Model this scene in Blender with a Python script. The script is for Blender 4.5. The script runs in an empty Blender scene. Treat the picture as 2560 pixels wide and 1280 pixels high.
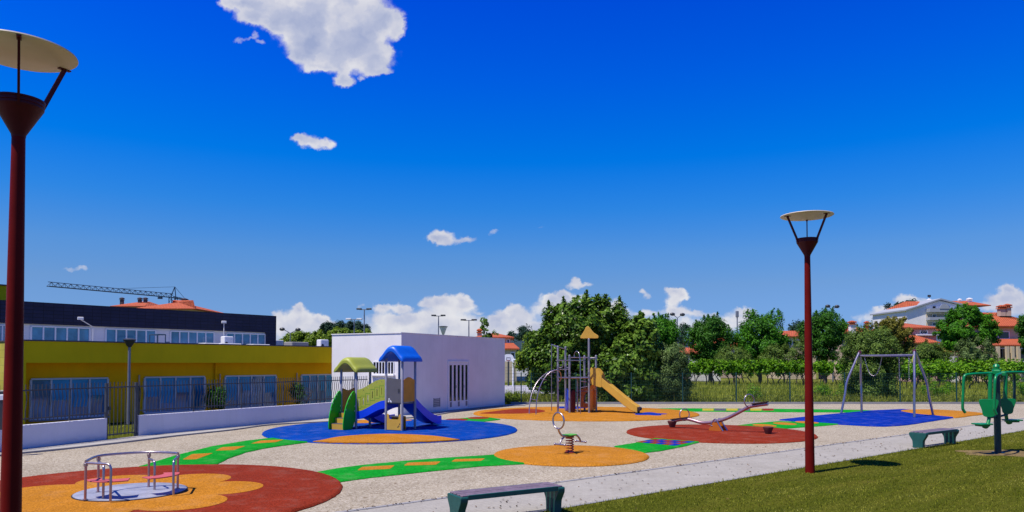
import bpy, math, random
import numpy as np
from mathutils import Vector, Matrix
rad = math.radians
SC = bpy.context.scene
COL = SC.collection
RNG = np.random.default_rng(7)
random.seed(7)

# ------------------------------------------------------------------ camera model
F = 1800.0; EYE = 2.5; PITCH = math.atan(54.0 / F)
def ray(u, v):
    cx = (u - 1280.0) / F; cy = (853.0 - v) / F
    return (cx, math.cos(PITCH) - cy * math.sin(PITCH), math.sin(PITCH) + cy * math.cos(PITCH))
def G(u, v, z=0.0):
    r = ray(u, v); t = (z - EYE) / r[2]
    return (r[0] * t, r[1] * t)
def D(u, v, Y):
    r = ray(u, v); t = Y / r[1]
    return (r[0] * t, Y, EYE + r[2] * t)

# ------------------------------------------------------------------ objects
def tagit(o, label=None, cat=None, group=None, kind=None):
    if label: o['label'] = label
    if cat: o['category'] = cat
    if group: o['group'] = group
    if kind: o['kind'] = kind
    return o
def thing(name, label, cat, loc=(0, 0, 0), rz=0.0, group=None):
    o = bpy.data.objects.new(name, None); COL.objects.link(o)
    o.empty_display_size = 0.2
    o.location = loc; o.rotation_euler = (0, 0, rz)
    return tagit(o, label, cat, group)
def root_loc(p):
    v = Vector((0, 0, 0))
    while p is not None:
        v += p.location; p = p.parent
    return v
def kids(o): return [c for c in bpy.data.objects if c.parent is o]
def copy_tree(o, parent=None):
    c = o.copy(); COL.objects.link(c)
    if parent is not None: c.parent = parent
    for ch in kids(o): copy_tree(ch, c)
    return c

class MB:
    """collects shapes; build() links them as one mesh object"""
    def __init__(s): s.v = []; s.f = []; s.m = []
    def add(s, vs, fs, mi=0):
        b = len(s.v); s.v.extend([tuple(p) for p in vs])
        for f in fs: s.f.append(tuple(i + b for i in f)); s.m.append(mi)
        return s
    def box(s, c, d, rz=0.0, mi=0, M=None):
        hx, hy, hz = d[0] / 2, d[1] / 2, d[2] / 2
        ca, sa = math.cos(rz), math.sin(rz); vs = []
        for z in (-hz, hz):
            for x, y in ((-hx, -hy), (hx, -hy), (hx, hy), (-hx, hy)):
                if M is not None:
                    p = M @ Vector((x, y, z)); vs.append((c[0] + p.x, c[1] + p.y, c[2] + p.z))
                else:
                    vs.append((c[0] + x * ca - y * sa, c[1] + x * sa + y * ca, c[2] + z))
        return s.add(vs, [(0, 3, 2, 1), (4, 5, 6, 7), (0, 1, 5, 4), (1, 2, 6, 5), (2, 3, 7, 6), (3, 0, 4, 7)], mi)
    def bbox(s, c, d, rz=0.0, bev=0.01, mi=0):
        """box with chamfered vertical and top edges"""
        hx, hy = d[0] / 2, d[1] / 2; b = bev
        o = [(-hx + b, -hy), (hx - b, -hy), (hx, -hy + b), (hx, hy - b), (hx - b, hy), (-hx + b, hy), (-hx, hy - b), (-hx, -hy + b)]
        k = [(x * (hx - b) / hx, y * (hy - b) / hy) for x, y in o]
        ca, sa = math.cos(rz), math.sin(rz)
        vs = []
        for pts, z in ((o, -d[2] / 2), (o, d[2] / 2 - b), (k, d[2] / 2)):
            for x, y in pts: vs.append((c[0] + x * ca - y * sa, c[1] + x * sa + y * ca, c[2] + z))
        fs = [tuple(range(7, -1, -1)), tuple(range(16, 24))]
        for r in (0, 8):
            for i in range(8): j = (i + 1) % 8; fs.append((r + i, r + j, r + j + 8, r + i + 8))
        return s.add(vs, fs, mi)
    def seg(s, p0, p1, z0, z1, o0, o1, mi=0):
        """box on the line p0-p1 (xy), from offset o0 to o1 on its right-hand normal"""
        p0 = Vector(p0[:2]); p1 = Vector(p1[:2]); d = (p1 - p0).normalized(); n = Vector((d.y, -d.x))
        q = [p0 + n * o1, p1 + n * o1, p1 + n * o0, p0 + n * o0]
        vs = [(p.x, p.y, z) for z in (z0, z1) for p in q]
        return s.add(vs, [(0, 3, 2, 1), (4, 5, 6, 7), (0, 1, 5, 4), (1, 2, 6, 5), (2, 3, 7, 6), (3, 0, 4, 7)], mi)
    def prism(s, pts, z0, z1, mi=0):
        n = len(pts)
        vs = [(p[0], p[1], z0) for p in pts] + [(p[0], p[1], z1) for p in pts]
        fs = [tuple(range(n - 1, -1, -1)), tuple(range(n, 2 * n))]
        for i in range(n): j = (i + 1) % n; fs.append((i, j, j + n, i + n))
        return s.add(vs, fs, mi)
    def plate(s, pts, org, ax, ay, t, mi=0):
        """outline pts (x,y) in the plane org+ax*x+ay*y, thickness t centred on the plane"""
        ax = Vector(ax); ay = Vector(ay); n = ax.cross(ay).normalized(); o = Vector(org); k = len(pts)
        vs = [o + ax * x + ay * y - n * t / 2 for x, y in pts] + [o + ax * x + ay * y + n * t / 2 for x, y in pts]
        fs = [tuple(range(k - 1, -1, -1)), tuple(range(k, 2 * k))]
        for i in range(k): j = (i + 1) % k; fs.append((i, j, j + k, i + k))
        return s.add(vs, fs, mi)
    def plate_holes(s, pts, holes, org, ax, ay, t, mi=0):
        import bmesh
        bm = bmesh.new(); es = []; loops = [pts] + holes; rings = []
        for lp in loops:
            vv = [bm.verts.new((x, y, 0)) for x, y in lp]; rings.append(vv)
            for i in range(len(vv)): es.append(bm.edges.new((vv[i], vv[(i + 1) % len(vv)])))
        bmesh.ops.triangle_fill(bm, use_beauty=True, edges=es)
        bm.verts.index_update()
        ax = Vector(ax); ay = Vector(ay); n = ax.cross(ay).normalized(); o = Vector(org)
        base = [o + ax * v.co.x + ay * v.co.y for v in bm.verts]; k = len(base)
        vs = [p - n * t / 2 for p in base] + [p + n * t / 2 for p in base]; fs = []
        for f in bm.faces:
            idx = [v.index for v in f.verts]
            if f.normal.z < 0: idx.reverse()
            fs.append(tuple(i + k for i in idx)); fs.append(tuple(reversed(idx)))
        for vv in rings:
            for i in range(len(vv)):
                a = vv[i].index; b = vv[(i + 1) % len(vv)].index; fs.append((a, b, b + k, a + k))
        bm.free()
        return s.add(vs, fs, mi)
    def tube(s, pts, r, n=10, closed=False, caps=True, mi=0):
        P = [Vector(p) for p in pts]; m = len(P)
        R = r if isinstance(r, (list, tuple)) else [r] * m
        T = []
        for i in range(m):
            a = P[(i - 1) % m] if (closed or i > 0) else P[i]
            b = P[(i + 1) % m] if (closed or i < m - 1) else P[i]
            T.append((b - a).normalized())
        up = Vector((0, 0, 1)) if abs(T[0].z) < 0.9 else Vector((1, 0, 0))
        nrm = (up - T[0] * up.dot(T[0])).normalized(); vs = []
        for i in range(m):
            if i > 0:
                nrm = nrm - T[i] * nrm.dot(T[i])
                nrm = nrm.normalized() if nrm.length > 1e-6 else T[i].orthogonal().normalized()
            bn = T[i].cross(nrm)
            for k in range(n):
                a = 2 * math.pi * k / n
                vs.append(P[i] + (nrm * math.cos(a) + bn * math.sin(a)) * R[i])
        fs = []
        for i in range(m if closed else m - 1):
            j = (i + 1) % m
            for k in range(n):
                l = (k + 1) % n; fs.append((i * n + k, i * n + l, j * n + l, j * n + k))
        if caps and not closed:
            fs.append(tuple(range(n - 1, -1, -1))); fs.append(tuple((m - 1) * n + k for k in range(n)))
        return s.add(vs, fs, mi)
    def lathe(s, prof, c=(0, 0, 0), n=24, mi=0):
        vs = []; fs = []; m = len(prof)
        for r, z in prof:
            for k in range(n):
                a = 2 * math.pi * k / n; vs.append((c[0] + r * math.cos(a), c[1] + r * math.sin(a), c[2] + z))
        for i in range(m - 1):
            for k in range(n):
                l = (k + 1) % n; fs.append((i * n + k, i * n + l, (i + 1) * n + l, (i + 1) * n + k))
        fs.append(tuple(range(n - 1, -1, -1))); fs.append(tuple((m - 1) * n + k for k in range(n)))
        return s.add(vs, fs, mi)
    def ball(s, c, r, n=12, mi=0, sq=(1, 1, 1)):
        m = n // 2; vs = [(c[0], c[1], c[2] - r * sq[2])]; fs = []
        for i in range(1, m):
            t = math.pi * i / m
            for k in range(n):
                a = 2 * math.pi * k / n
                vs.append((c[0] + r * sq[0] * math.sin(t) * math.cos(a), c[1] + r * sq[1] * math.sin(t) * math.sin(a), c[2] - r * sq[2] * math.cos(t)))
        vs.append((c[0], c[1], c[2] + r * sq[2])); L = len(vs) - 1
        for k in range(n):
            l = (k + 1) % n
            fs.append((0, 1 + l, 1 + k)); fs.append((L, 1 + (m - 2) * n + k, 1 + (m - 2) * n + l))
            for i in range(m - 2): fs.append((1 + i * n + k, 1 + i * n + l, 1 + (i + 1) * n + l, 1 + (i + 1) * n + k))
        return s.add(vs, fs, mi)
    def grid(s, rows, mi=0, close_u=False):
        m = len(rows); n = len(rows[0]); vs = [p for r in rows for p in r]; fs = []
        for i in range(m - 1):
            for j in range(n if close_u else n - 1):
                k = (j + 1) % n; fs.append((i * n + j, i * n + k, (i + 1) * n + k, (i + 1) * n + j))
        return s.add(vs, fs, mi)
    def build(s, name, mats, parent=None, loc=(0, 0, 0), smooth=False, local=False, bevel=0.0):
        me = bpy.data.meshes.new(name)
        off = Vector((0, 0, 0)) if local else (root_loc(parent) if parent is not None else Vector(loc))
        vs = [(p[0] - off.x, p[1] - off.y, p[2] - off.z) for p in s.v]
        me.from_pydata(vs, [], s.f)
        if not isinstance(mats, (list, tuple)): mats = [mats]
        for m in mats: me.materials.append(m)
        if len(mats) > 1: me.polygons.foreach_set('material_index', s.m)
        me.validate()
        import bmesh
        bm = bmesh.new(); bm.from_mesh(me); bmesh.ops.recalc_face_normals(bm, faces=bm.faces[:]); bm.to_mesh(me); bm.free()
        if smooth:
            me.polygons.foreach_set('use_smooth', [True] * len(me.polygons))
            me.set_sharp_from_angle(angle=rad(38))
        me.update()
        o = bpy.data.objects.new(name, me); COL.objects.link(o)
        if parent is not None: o.parent = parent
        else: o.location = loc
        if bevel > 0:
            b = o.modifiers.new('bevel', 'BEVEL'); b.width = bevel; b.segments = 2; b.limit_method = 'ANGLE'; b.angle_limit = rad(40)
        return o

def build_each(mb, name, mat, parent, **kw):
    par = list(range(len(mb.v)))
    def fd(i):
        while par[i] != i: par[i] = par[par[i]]; i = par[i]
        return i
    for f in mb.f:
        for j in f[1:]: par[fd(j)] = fd(f[0])
    groups = {}
    for f in mb.f: groups.setdefault(fd(f[0]), []).append(f)
    out = []
    for fs in groups.values():
        ids = sorted({i for f in fs for i in f}); mp = {i: k for k, i in enumerate(ids)}
        m2 = MB(); m2.add([mb.v[i] for i in ids], [tuple(mp[i] for i in f) for f in fs])
        out.append(m2.build(name, mat, parent, **kw))
    return out
def raw_mesh(name, V, Fq, mat, parent=None, loc=(0, 0, 0), smooth=False):
    """numpy vertices (world) and equal-size faces -> object"""
    off = root_loc(parent) if parent is not None else Vector(loc)
    V = (V - np.array([off.x, off.y, off.z])).astype(np.float32)
    k = Fq.shape[1]; me = bpy.data.meshes.new(name)
    me.vertices.add(len(V)); me.vertices.foreach_set('co', V.ravel())
    me.loops.add(Fq.size); me.loops.foreach_set('vertex_index', Fq.ravel().astype(np.int32))
    me.polygons.add(len(Fq)); me.polygons.foreach_set('loop_start', np.arange(0, Fq.size, k, dtype=np.int32))
    me.polygons.foreach_set('loop_total', np.full(len(Fq), k, dtype=np.int32))
    if smooth: me.polygons.foreach_set('use_smooth', np.ones(len(Fq), dtype=bool))
    me.materials.append(mat); me.update(calc_edges=True)
    o = bpy.data.objects.new(name, me); COL.objects.link(o)
    if parent is not None: o.parent = parent
    else: o.location = loc
    return o

def cr(pts, n=8, closed=False):
    """Catmull-Rom samples"""
    P = [Vector(p) for p in pts]; m = len(P); out = []
    for i in range(m if closed else m - 1):
        g = (lambda k: P[k % m]) if closed else (lambda k: P[max(0, min(m - 1, k))])
        a, b, c, d = g(i - 1), g(i), g(i + 1), g(i + 2)
        for j in range(n):
            t = j / n
            out.append(0.5 * ((2 * b) + (c - a) * t + (2 * a - 5 * b + 4 * c - d) * t * t + (3 * b - a - 3 * c + d) * t ** 3))
    if not closed: out.append(P[-1])
    return out
def cr2(pts, n=8, closed=False):
    return [(p.x, p.y) for p in cr([(x, y, 0) for x, y in pts], n, closed)]
def circle3(c, ax, ay, r, n=32):
    c = Vector(c); ax = Vector(ax); ay = Vector(ay)
    return [c + ax * r * math.cos(2 * math.pi * k / n) + ay * r * math.sin(2 * math.pi * k / n) for k in range(n)]
def round_poly(pts, r, n=4):
    """2D polygon with rounded corners"""
    out = []; m = len(pts)
    for i in range(m):
        p = Vector(pts[i]); a = Vector(pts[i - 1]); b = Vector(pts[(i + 1) % m])
        la = (a - p).length; lb = (b - p).length; q = min(r, la * .45, lb * .45)
        s = p + (a - p).normalized() * q; e = p + (b - p).normalized() * q
        for k in range(n + 1):
            t = k / n; o = s * (1 - t) ** 2 + p * 2 * t * (1 - t) + e * t * t; out.append((o.x, o.y))
    return out

# ------------------------------------------------------------------ materials
def newmat(name):
    m = bpy.data.materials.new(name); m.use_nodes = True
    nt = m.node_tree; b = nt.nodes['Principled BSDF']
    return m, nt, b
def nd(nt, t, **kw):
    n = nt.nodes.new(t)
    for k, v in kw.items(): setattr(n, k, v)
    return n
def lk(nt, a, b): nt.links.new(a, b)
def scol(c, s): return (min(1, c[0] * s), min(1, c[1] * s), min(1, c[2] * s), 1)
def mixc(nt, fac, a, b, mode='MIX'):
    m = nd(nt, 'ShaderNodeMix', data_type='RGBA', blend_type=mode)
    if isinstance(fac, float): m.inputs[0].default_value = fac
    else: lk(nt, fac, m.inputs[0])
    for sock, c in ((m.inputs[6], a), (m.inputs[7], b)):
        if isinstance(c, (tuple, list)): sock.default_value = (c[0], c[1], c[2], 1)
        else: lk(nt, c, sock)
    return m.outputs[2]
def ramp(nt, fac, stops):
    r = nd(nt, 'ShaderNodeValToRGB'); e = r.color_ramp.elements
    while len(e) < len(stops): e.new(0.5)
    for x, (p, c) in zip(e, stops): x.position = p; x.color = (c[0], c[1], c[2], 1)
    lk(nt, fac, r.inputs[0]); return r.outputs[0]
def noise(nt, vec, scale, detail=4, rough=0.55):
    n = nd(nt, 'ShaderNodeTexNoise'); n.inputs['Scale'].default_value = scale
    n.inputs['Detail'].default_value = detail; n.inputs['Roughness'].default_value = rough
    lk(nt, vec, n.inputs['Vector']); return n.outputs[0]
def bump(nt, b, h, strength=0.3, dist=0.01):
    n = nd(nt, 'ShaderNodeBump'); n.inputs['Strength'].default_value = strength
    n.inputs['Distance'].default_value = dist; lk(nt, h, n.inputs['Height']); lk(nt, n.outputs[0], b.inputs['Normal'])
def objco(nt): return nd(nt, 'ShaderNodeTexCoord').outputs['Object']
def basic(name, c, rough=0.5, metal=0.0, var=0.12, scale=3.0, grain=0.0, gscale=120.0, bmp=0.0, spec=0.5, stain=None):
    """colour with soft patches of wear, optional fine grain and bump"""
    m, nt, b = newmat(name); co = objco(nt)
    n1 = noise(nt, co, scale, 5)
    col = ramp(nt, n1, [(0.3, scol(c, 1 - var)), (0.7, scol(c, 1 + var))])
    if stain:
        n3 = noise(nt, co, scale * 0.37, 6, 0.65)
        f = ramp(nt, n3, [(0.52, (0, 0, 0)), (0.75, (1, 1, 1))])
        col = mixc(nt, f, col, stain)
    if grain > 0:
        n2 = noise(nt, co, gscale, 2)
        g = ramp(nt, n2, [(0.25, (1 - grain,) * 3), (0.75, (1 + grain,) * 3)])
        col = mixc(nt, 1.0, col, g, 'MULTIPLY')
        if bmp > 0: bump(nt, b, n2, bmp, 0.005)
    lk(nt, col, b.inputs['Base Color'])
    b.inputs['Roughness'].default_value = rough; b.inputs['Metallic'].default_value = metal
    b.inputs['Specular IOR Level'].default_value = spec
    rn = noise(nt, co, scale * 4, 3)
    mr = nd(nt, 'ShaderNodeMapRange'); lk(nt, rn, mr.inputs[0])
    mr.inputs[3].default_value = max(0.02, rough - 0.1); mr.inputs[4].default_value = min(1, rough + 0.1)
    lk(nt, mr.outputs[0], b.inputs['Roughness'])
    return m
def render_wall(name, c, dirt):
    m, nt, b = newmat(name); co = objco(nt)
    n1 = noise(nt, co, 0.8, 5); col = ramp(nt, n1, [(0.3, scol(c, .94)), (0.7, scol(c, 1.05))])
    mp = nd(nt, 'ShaderNodeMapping'); mp.inputs['Scale'].default_value = (2.6, 2.6, 0.22); lk(nt, co, mp.inputs['Vector'])
    n2 = noise(nt, mp.outputs[0], 1.5, 6, 0.68); f = ramp(nt, n2, [(0.52, (0, 0, 0)), (0.82, (0.28,) * 3)]); col = mixc(nt, f, col, dirt)
    sp_ = nd(nt, 'ShaderNodeSeparateXYZ'); lk(nt, co, sp_.inputs[0]); n3 = noise(nt, co, 2.2, 4)
    h = nd(nt, 'ShaderNodeMath', operation='MULTIPLY_ADD'); lk(nt, n3, h.inputs[0]); h.inputs[1].default_value = -0.25; lk(nt, sp_.outputs[2], h.inputs[2])
    f2 = ramp(nt, h.outputs[0], [(0.0, (0.25,) * 3), (0.06, (0, 0, 0))]); col = mixc(nt, f2, col, dirt)
    n4 = noise(nt, co, 55, 2); g4 = ramp(nt, n4, [(0.3, (0.95,) * 3), (0.7, (1.04,) * 3)]); col = mixc(nt, 1.0, col, g4, 'MULTIPLY')
    lk(nt, col, b.inputs['Base Color']); b.inputs['Roughness'].default_value = 0.88; b.inputs['Specular IOR Level'].default_value = 0.1; bump(nt, b, n4, 0.15, 0.005); return m
def rubber(name, c):
    # bound rubber crumb: light and dark granules, soft fading, dust trodden in from the gravel
    m, nt, b = newmat(name); co = objco(nt)
    n1 = noise(nt, co, 0.9, 5); col = ramp(nt, n1, [(0.3, scol(c, .90)), (0.7, scol(c, 1.10))])
    vo = nd(nt, 'ShaderNodeTexVoronoi'); vo.inputs['Scale'].default_value = 55.0; lk(nt, co, vo.inputs['Vector'])
    sc_ = nd(nt, 'ShaderNodeSeparateColor'); lk(nt, vo.outputs['Color'], sc_.inputs[0])
    g = ramp(nt, sc_.outputs[0], [(0.0, (0.62,) * 3), (0.5, (1.0,) * 3), (1.0, (1.38,) * 3)]); col = mixc(nt, 1.0, col, g, 'MULTIPLY')
    n2 = noise(nt, co, 1.7, 7, 0.7); f = ramp(nt, n2, [(0.50, (0, 0, 0)), (0.78, (0.16,) * 3)]); col = mixc(nt, f, col, (0.36, 0.31, 0.25))
    lk(nt, col, b.inputs['Base Color']); b.inputs['Roughness'].default_value = 0.95; b.inputs['Specular IOR Level'].default_value = 0.04
    bump(nt, b, vo.outputs['Distance'], 0.4, 0.006); return m
def leafmat(name, dark, light, rough=0.42, scale=0.8, trans=0.25):
    m, nt, b = newmat(name)
    g = nd(nt, 'ShaderNodeNewGeometry'); co = objco(nt)
    n1 = noise(nt, co, scale, 3)
    add = nd(nt, 'ShaderNodeMath', operation='MULTIPLY_ADD'); lk(nt, g.outputs['Random Per Island'], add.inputs[0])
    add.inputs[1].default_value = 0.6; lk(nt, n1, add.inputs[2])
    sub = nd(nt, 'ShaderNodeMath', operation='SUBTRACT'); lk(nt, add.outputs[0], sub.inputs[0]); sub.inputs[1].default_value = 0.3
    col = ramp(nt, sub.outputs[0], [(0.2, dark), (0.8, light)])
    lk(nt, col, b.inputs['Base Color']); b.inputs['Roughness'].default_value = rough
    b.inputs['Specular IOR Level'].default_value = 0.16
    tr = nd(nt, 'ShaderNodeBsdfTranslucent'); lk(nt, col, tr.inputs[0])
    mx = nd(nt, 'ShaderNodeMixShader'); mx.inputs[0].default_value = trans
    lk(nt, b.outputs[0], mx.inputs[1]); lk(nt, tr.outputs[0], mx.inputs[2])
    lk(nt, mx.outputs[0], nt.nodes['Material Output'].inputs['Surface'])
    return m
def brickmat(name, c1, c2, mortar, sx, sy, msize=0.02, rough=0.8, off=0.5, bmp=0.4, rot=None, axes='xy', spec=0.3):
    m, nt, b = newmat(name); co = objco(nt)
    sep = nd(nt, 'ShaderNodeSeparateXYZ'); lk(nt, co, sep.inputs[0])
    cmb = nd(nt, 'ShaderNodeCombineXYZ')
    if axes == 'wall':
        a = nd(nt, 'ShaderNodeMath', operation='MULTIPLY_ADD'); lk(nt, sep.outputs[0], a.inputs[0]); a.inputs[1].default_value = 0.62
        a2 = nd(nt, 'ShaderNodeMath', operation='MULTIPLY'); lk(nt, sep.outputs[1], a2.inputs[0]); a2.inputs[1].default_value = 0.785
        lk(nt, a2.outputs[0], a.inputs[2]); lk(nt, a.outputs[0], cmb.inputs[0]); lk(nt, sep.outputs[2], cmb.inputs[1])
    elif axes == 'slope':
        lk(nt, sep.outputs[0], cmb.inputs[0])
        a = nd(nt, 'ShaderNodeMath', operation='ADD'); lk(nt, sep.outputs[1], a.inputs[0]); lk(nt, sep.outputs[2], a.inputs[1]); lk(nt, a.outputs[0], cmb.inputs[1])
    else:
        lk(nt, sep.outputs[0], cmb.inputs[0]); lk(nt, sep.outputs[1], cmb.inputs[1])
    br = nd(nt, 'ShaderNodeTexBrick'); br.offset = off; lk(nt, cmb.outputs[0], br.inputs['Vector'])
    br.inputs['Color1'].default_value = (*c1, 1); br.inputs['Color2'].default_value = (*c2, 1); br.inputs['Mortar'].default_value = (*mortar, 1)
    br.inputs['Scale'].default_value = 1.0; br.inputs['Mortar Size'].default_value = msize
    br.inputs['Brick Width'].default_value = sx; br.inputs['Row Height'].default_value = sy
    n1 = noise(nt, co, 1.3, 6, 0.65); g = ramp(nt, n1, [(0.25, (0.78,) * 3), (0.75, (1.15,) * 3)])
    col = mixc(nt, 1.0, br.outputs[0], g, 'MULTIPLY')
    lk(nt, col, b.inputs['Base Color']); b.inputs['Roughness'].default_value = rough; b.inputs['Specular IOR Level'].default_value = spec
    inv = nd(nt, 'ShaderNodeMath', operation='SUBTRACT'); inv.inputs[0].default_value = 1.0; lk(nt, br.outputs[1], inv.inputs[1])
    bump(nt, b, inv.outputs[0], bmp, 0.01)
    return m

M = {}
# rubber floor colours
M['rub_orange'] = rubber('rubber_orange', (0.3750, 0.1480, 0.0140))
M['rub_red'] = rubber('rubber_red', (0.1900, 0.0240, 0.0100))
M['rub_blue'] = rubber('rubber_blue', (0.0010, 0.0400, 0.2500))
M['rub_deepblue'] = rubber('rubber_deep_blue', (0.0010, 0.0220, 0.2400))
M['rub_green'] = rubber('rubber_green', (0.0040, 0.2250, 0.0160))
M['rub_grey'] = rubber('rubber_grey', (0.0780, 0.0780, 0.1014))
M['rub_yellow'] = rubber('rubber_yellow', (0.3510, 0.2808, 0.0312))
# metals and paints
M['steel'] = basic('brushed_steel', (0.3800, 0.3300, 0.3550), 0.32, 0.9, 0.1, 8, 0.08, 200)
M['galv'] = basic('galvanised_steel', (0.3000, 0.2900, 0.3150), 0.5, 0.5, 0.15, 6, 0.1, 150)
M['lamp_red'] = basic('oxide_red_paint', (0.1350, 0.0060, 0.0040), 0.45, 0, 0.16, 2.5, 0.06, 160, 0.05, spec=0.08)
M['lamp_dark'] = basic('dark_oxide_paint', (0.085, 0.006, 0.010), 0.45, 0, 0.15, 4, spec=0.2)
M['lamp_disc'] = basic('cream_enamel', (0.62, 0.53, 0.40), 0.5, 0, 0.08, 2, 0, stain=(0.5, 0.42, 0.29))
M['green_paint'] = basic('gym_green_paint', (0.0000, 0.1872, 0.0468), 0.35, 0, 0.12, 4)
M['green_dark'] = basic('dark_green_post', (0.004, 0.035, 0.028), 0.4, 0, 0.12, 4)
M['bench_green'] = basic('bench_green_cast_iron', (0.004, 0.075, 0.062), 0.5, 0, 0.15, 6, 0.08, 90)
M['bench_slat'] = basic('bench_dark_timber', (0.16, 0.115, 0.14), 0.55, 0, 0.3, 9, 0.2, 60, 0.1)
M['black_rail'] = basic('dark_railing_paint', (0.0500, 0.0520, 0.0660), 0.4, 0, 0.2, 5)
M['fence_green'] = basic('fence_green_coating', (0.004, 0.045, 0.040), 0.5, 0, 0.15, 4)
M['rubber_black'] = basic('black_rubber', (0.03, 0.012, 0.012), 0.75, 0, 0.2, 8)
M['tyre_brown'] = basic('brown_rubber', (0.10, 0.022, 0.017), 0.8, 0, 0.2, 8)
# play plastics
M['p_green'] = basic('play_green_panel', (0.0020, 0.4200, 0.0040), 0.45, 0, 0.06, 3)
M['p_lime'] = basic('play_lime_panel', (0.3120, 0.3432, 0.0351), 0.5, 0, 0.06, 3)
M['p_yellow'] = basic('play_yellow_panel', (0.5460, 0.3120, 0.0351), 0.5, 0, 0.07, 3)
M['p_slide'] = basic('play_slide_yellow', (0.5616, 0.3276, 0.0390), 0.42, 0, 0.07, 3, stain=(0.66, 0.36, 0.05))
M['p_blue'] = basic('play_blue_plastic', (0.002, 0.045, 0.62), 0.38, 0, 0.06, 3)
M['p_roofblue'] = basic('play_roof_blue', (0.0016, 0.1014, 0.5616), 0.42, 0, 0.06, 4, stain=(0.01, 0.13, 0.6))
M['p_brown'] = basic('play_ochre_panel', (0.7800, 0.2600, 0.0020), 0.5, 0, 0.1, 4)
M['p_orange'] = basic('play_orange_panel', (0.4290, 0.1170, 0.0062), 0.45, 0, 0.08, 4)
M['p_maroon'] = basic('play_maroon_panel', (0.085, 0.010, 0.022), 0.45, 0, 0.1, 4)
M['p_grey'] = basic('play_grey_panel', (0.0880, 0.0850, 0.0950), 0.5, 0, 0.08, 4)
M['p_seat'] = basic('play_seat_salmon', (0.48, 0.085, 0.085), 0.5, 0, 0.1, 5)
M['p_seatgreen'] = basic('play_seat_green', (0.10, 0.40, 0.02), 0.4, 0, 0.1, 5)
M['spring_red'] = basic('spring_red_paint', (0.30, 0.035, 0.010), 0.4, 0, 0.12, 8)
M['disc'] = basic('chequer_aluminium_deck', (0.33, 0.34, 0.40), 0.5, 0.25, 0.28, 2.2, 0.15, 120, 0.15, stain=(0.24, 0.25, 0.30))
M['dark_gap'] = basic('dark_joint', (0.02, 0.02, 0.025), 0.8)
# buildings
M['white_wall'] = basic('white_render', (0.7800, 0.7500, 0.7300), 0.85, 0, 0.04, 1.2, 0.05, 60, 0.12, 0.1, stain=(0.67, 0.65, 0.65))
M['white_low'] = basic('white_boundary_render', (0.64, 0.62, 0.68), 0.85, 0, 0.07, 1.2, 0.06, 60, 0.12, 0.2, stain=(0.54, 0.52, 0.55))
M['white_frame'] = basic('white_frame', (0.7600, 0.7600, 0.7700), 0.45, 0, 0.05, 3)
M['yellow_wall'] = basic('mustard_render', (0.8600, 0.4200, 0.0040), 0.85, 0, 0.08, 0.9, 0.10, 50, 0.15, 0.2)
M['yellow_tile'] = brickmat('mustard_tile', (0.50, 0.43, 0.07), (0.44, 0.37, 0.05), (0.36, 0.30, 0.05), 0.3, 0.3, 0.01, 0.7, 0.0, 0.2, axes='wall')
M['yellow_band'] = basic('olive_yellow_render', (0.8400, 0.5800, 0.0100), 0.85, 0, 0.07, 0.9, 0.10, 50, 0.15, 0.2)
M['navy_tile'] = brickmat('navy_cladding', (0.010, 0.013, 0.040), (0.014, 0.017, 0.050), (0.004, 0.005, 0.014), 0.4, 0.16, 0.012, 0.55, 0.0, 0.4, axes='wall', spec=0.3)
M['kerb_dark'] = basic('dark_parapet_cap', (0.05, 0.05, 0.055), 0.6)
M['concrete'] = basic('grey_concrete', (0.2574, 0.2496, 0.2496), 0.9, 0, 0.15, 1.1, 0.12, 70, 0.2, 0.2)
M['strip'] = basic('pale_concrete_strip', (0.3300, 0.3100, 0.2850), 0.9, 0, 0.14, 0.8, 0.12, 60, 0.2, 0.2, stain=(0.34, 0.33, 0.31))
M['court'] = basic('court_slab', (0.36, 0.35, 0.37), 0.9, 0, 0.1, 0.3, 0.05, 10)
M['cream_wall'] = basic('cream_render', (0.55, 0.45, 0.30), 0.85, 0, 0.08, 0.8)
M['beige_wall'] = basic('beige_render', (0.50, 0.38, 0.28), 0.85, 0, 0.08, 0.8)
M['pink_wall'] = basic('pinkish_render', (0.50, 0.30, 0.26), 0.85, 0, 0.08, 0.8)
M['grey_band'] = basic('grey_balcony_render', (0.30, 0.32, 0.36), 0.8, 0, 0.06, 0.8)
M['roof'] = brickmat('terracotta_tiles', (0.56, 0.13, 0.045), (0.46, 0.10, 0.035), (0.24, 0.05, 0.02), 0.28, 0.42, 0.05, 0.85, 0.5, 0.6, axes='slope')
M['dark_roof'] = basic('dark_eave', (0.05, 0.04, 0.05), 0.7)
M['crane'] = basic('crane_steel', (0.03, 0.07, 0.12), 0.5, 0.2, 0.15, 3)
M['pole_grey'] = basic('light_pole_grey', (0.20, 0.21, 0.25), 0.5, 0.4, 0.12, 3)
M['fixture'] = basic('lamp_fixture_dark', (0.035, 0.038, 0.045), 0.5)
M['fixture_white'] = basic('fixture_pale', (0.6, 0.6, 0.62), 0.5)
M['trunk'] = basic('bark', (0.085, 0.062, 0.045), 0.9, 0, 0.3, 6, 0.3, 40, 0.4)
M['vine_wood'] = basic('vine_wood', (0.06, 0.042, 0.03), 0.9, 0, 0.3, 8)
M['timber_post'] = basic('timber_stake', (0.10, 0.08, 0.06), 0.9, 0, 0.2, 6)
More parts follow.
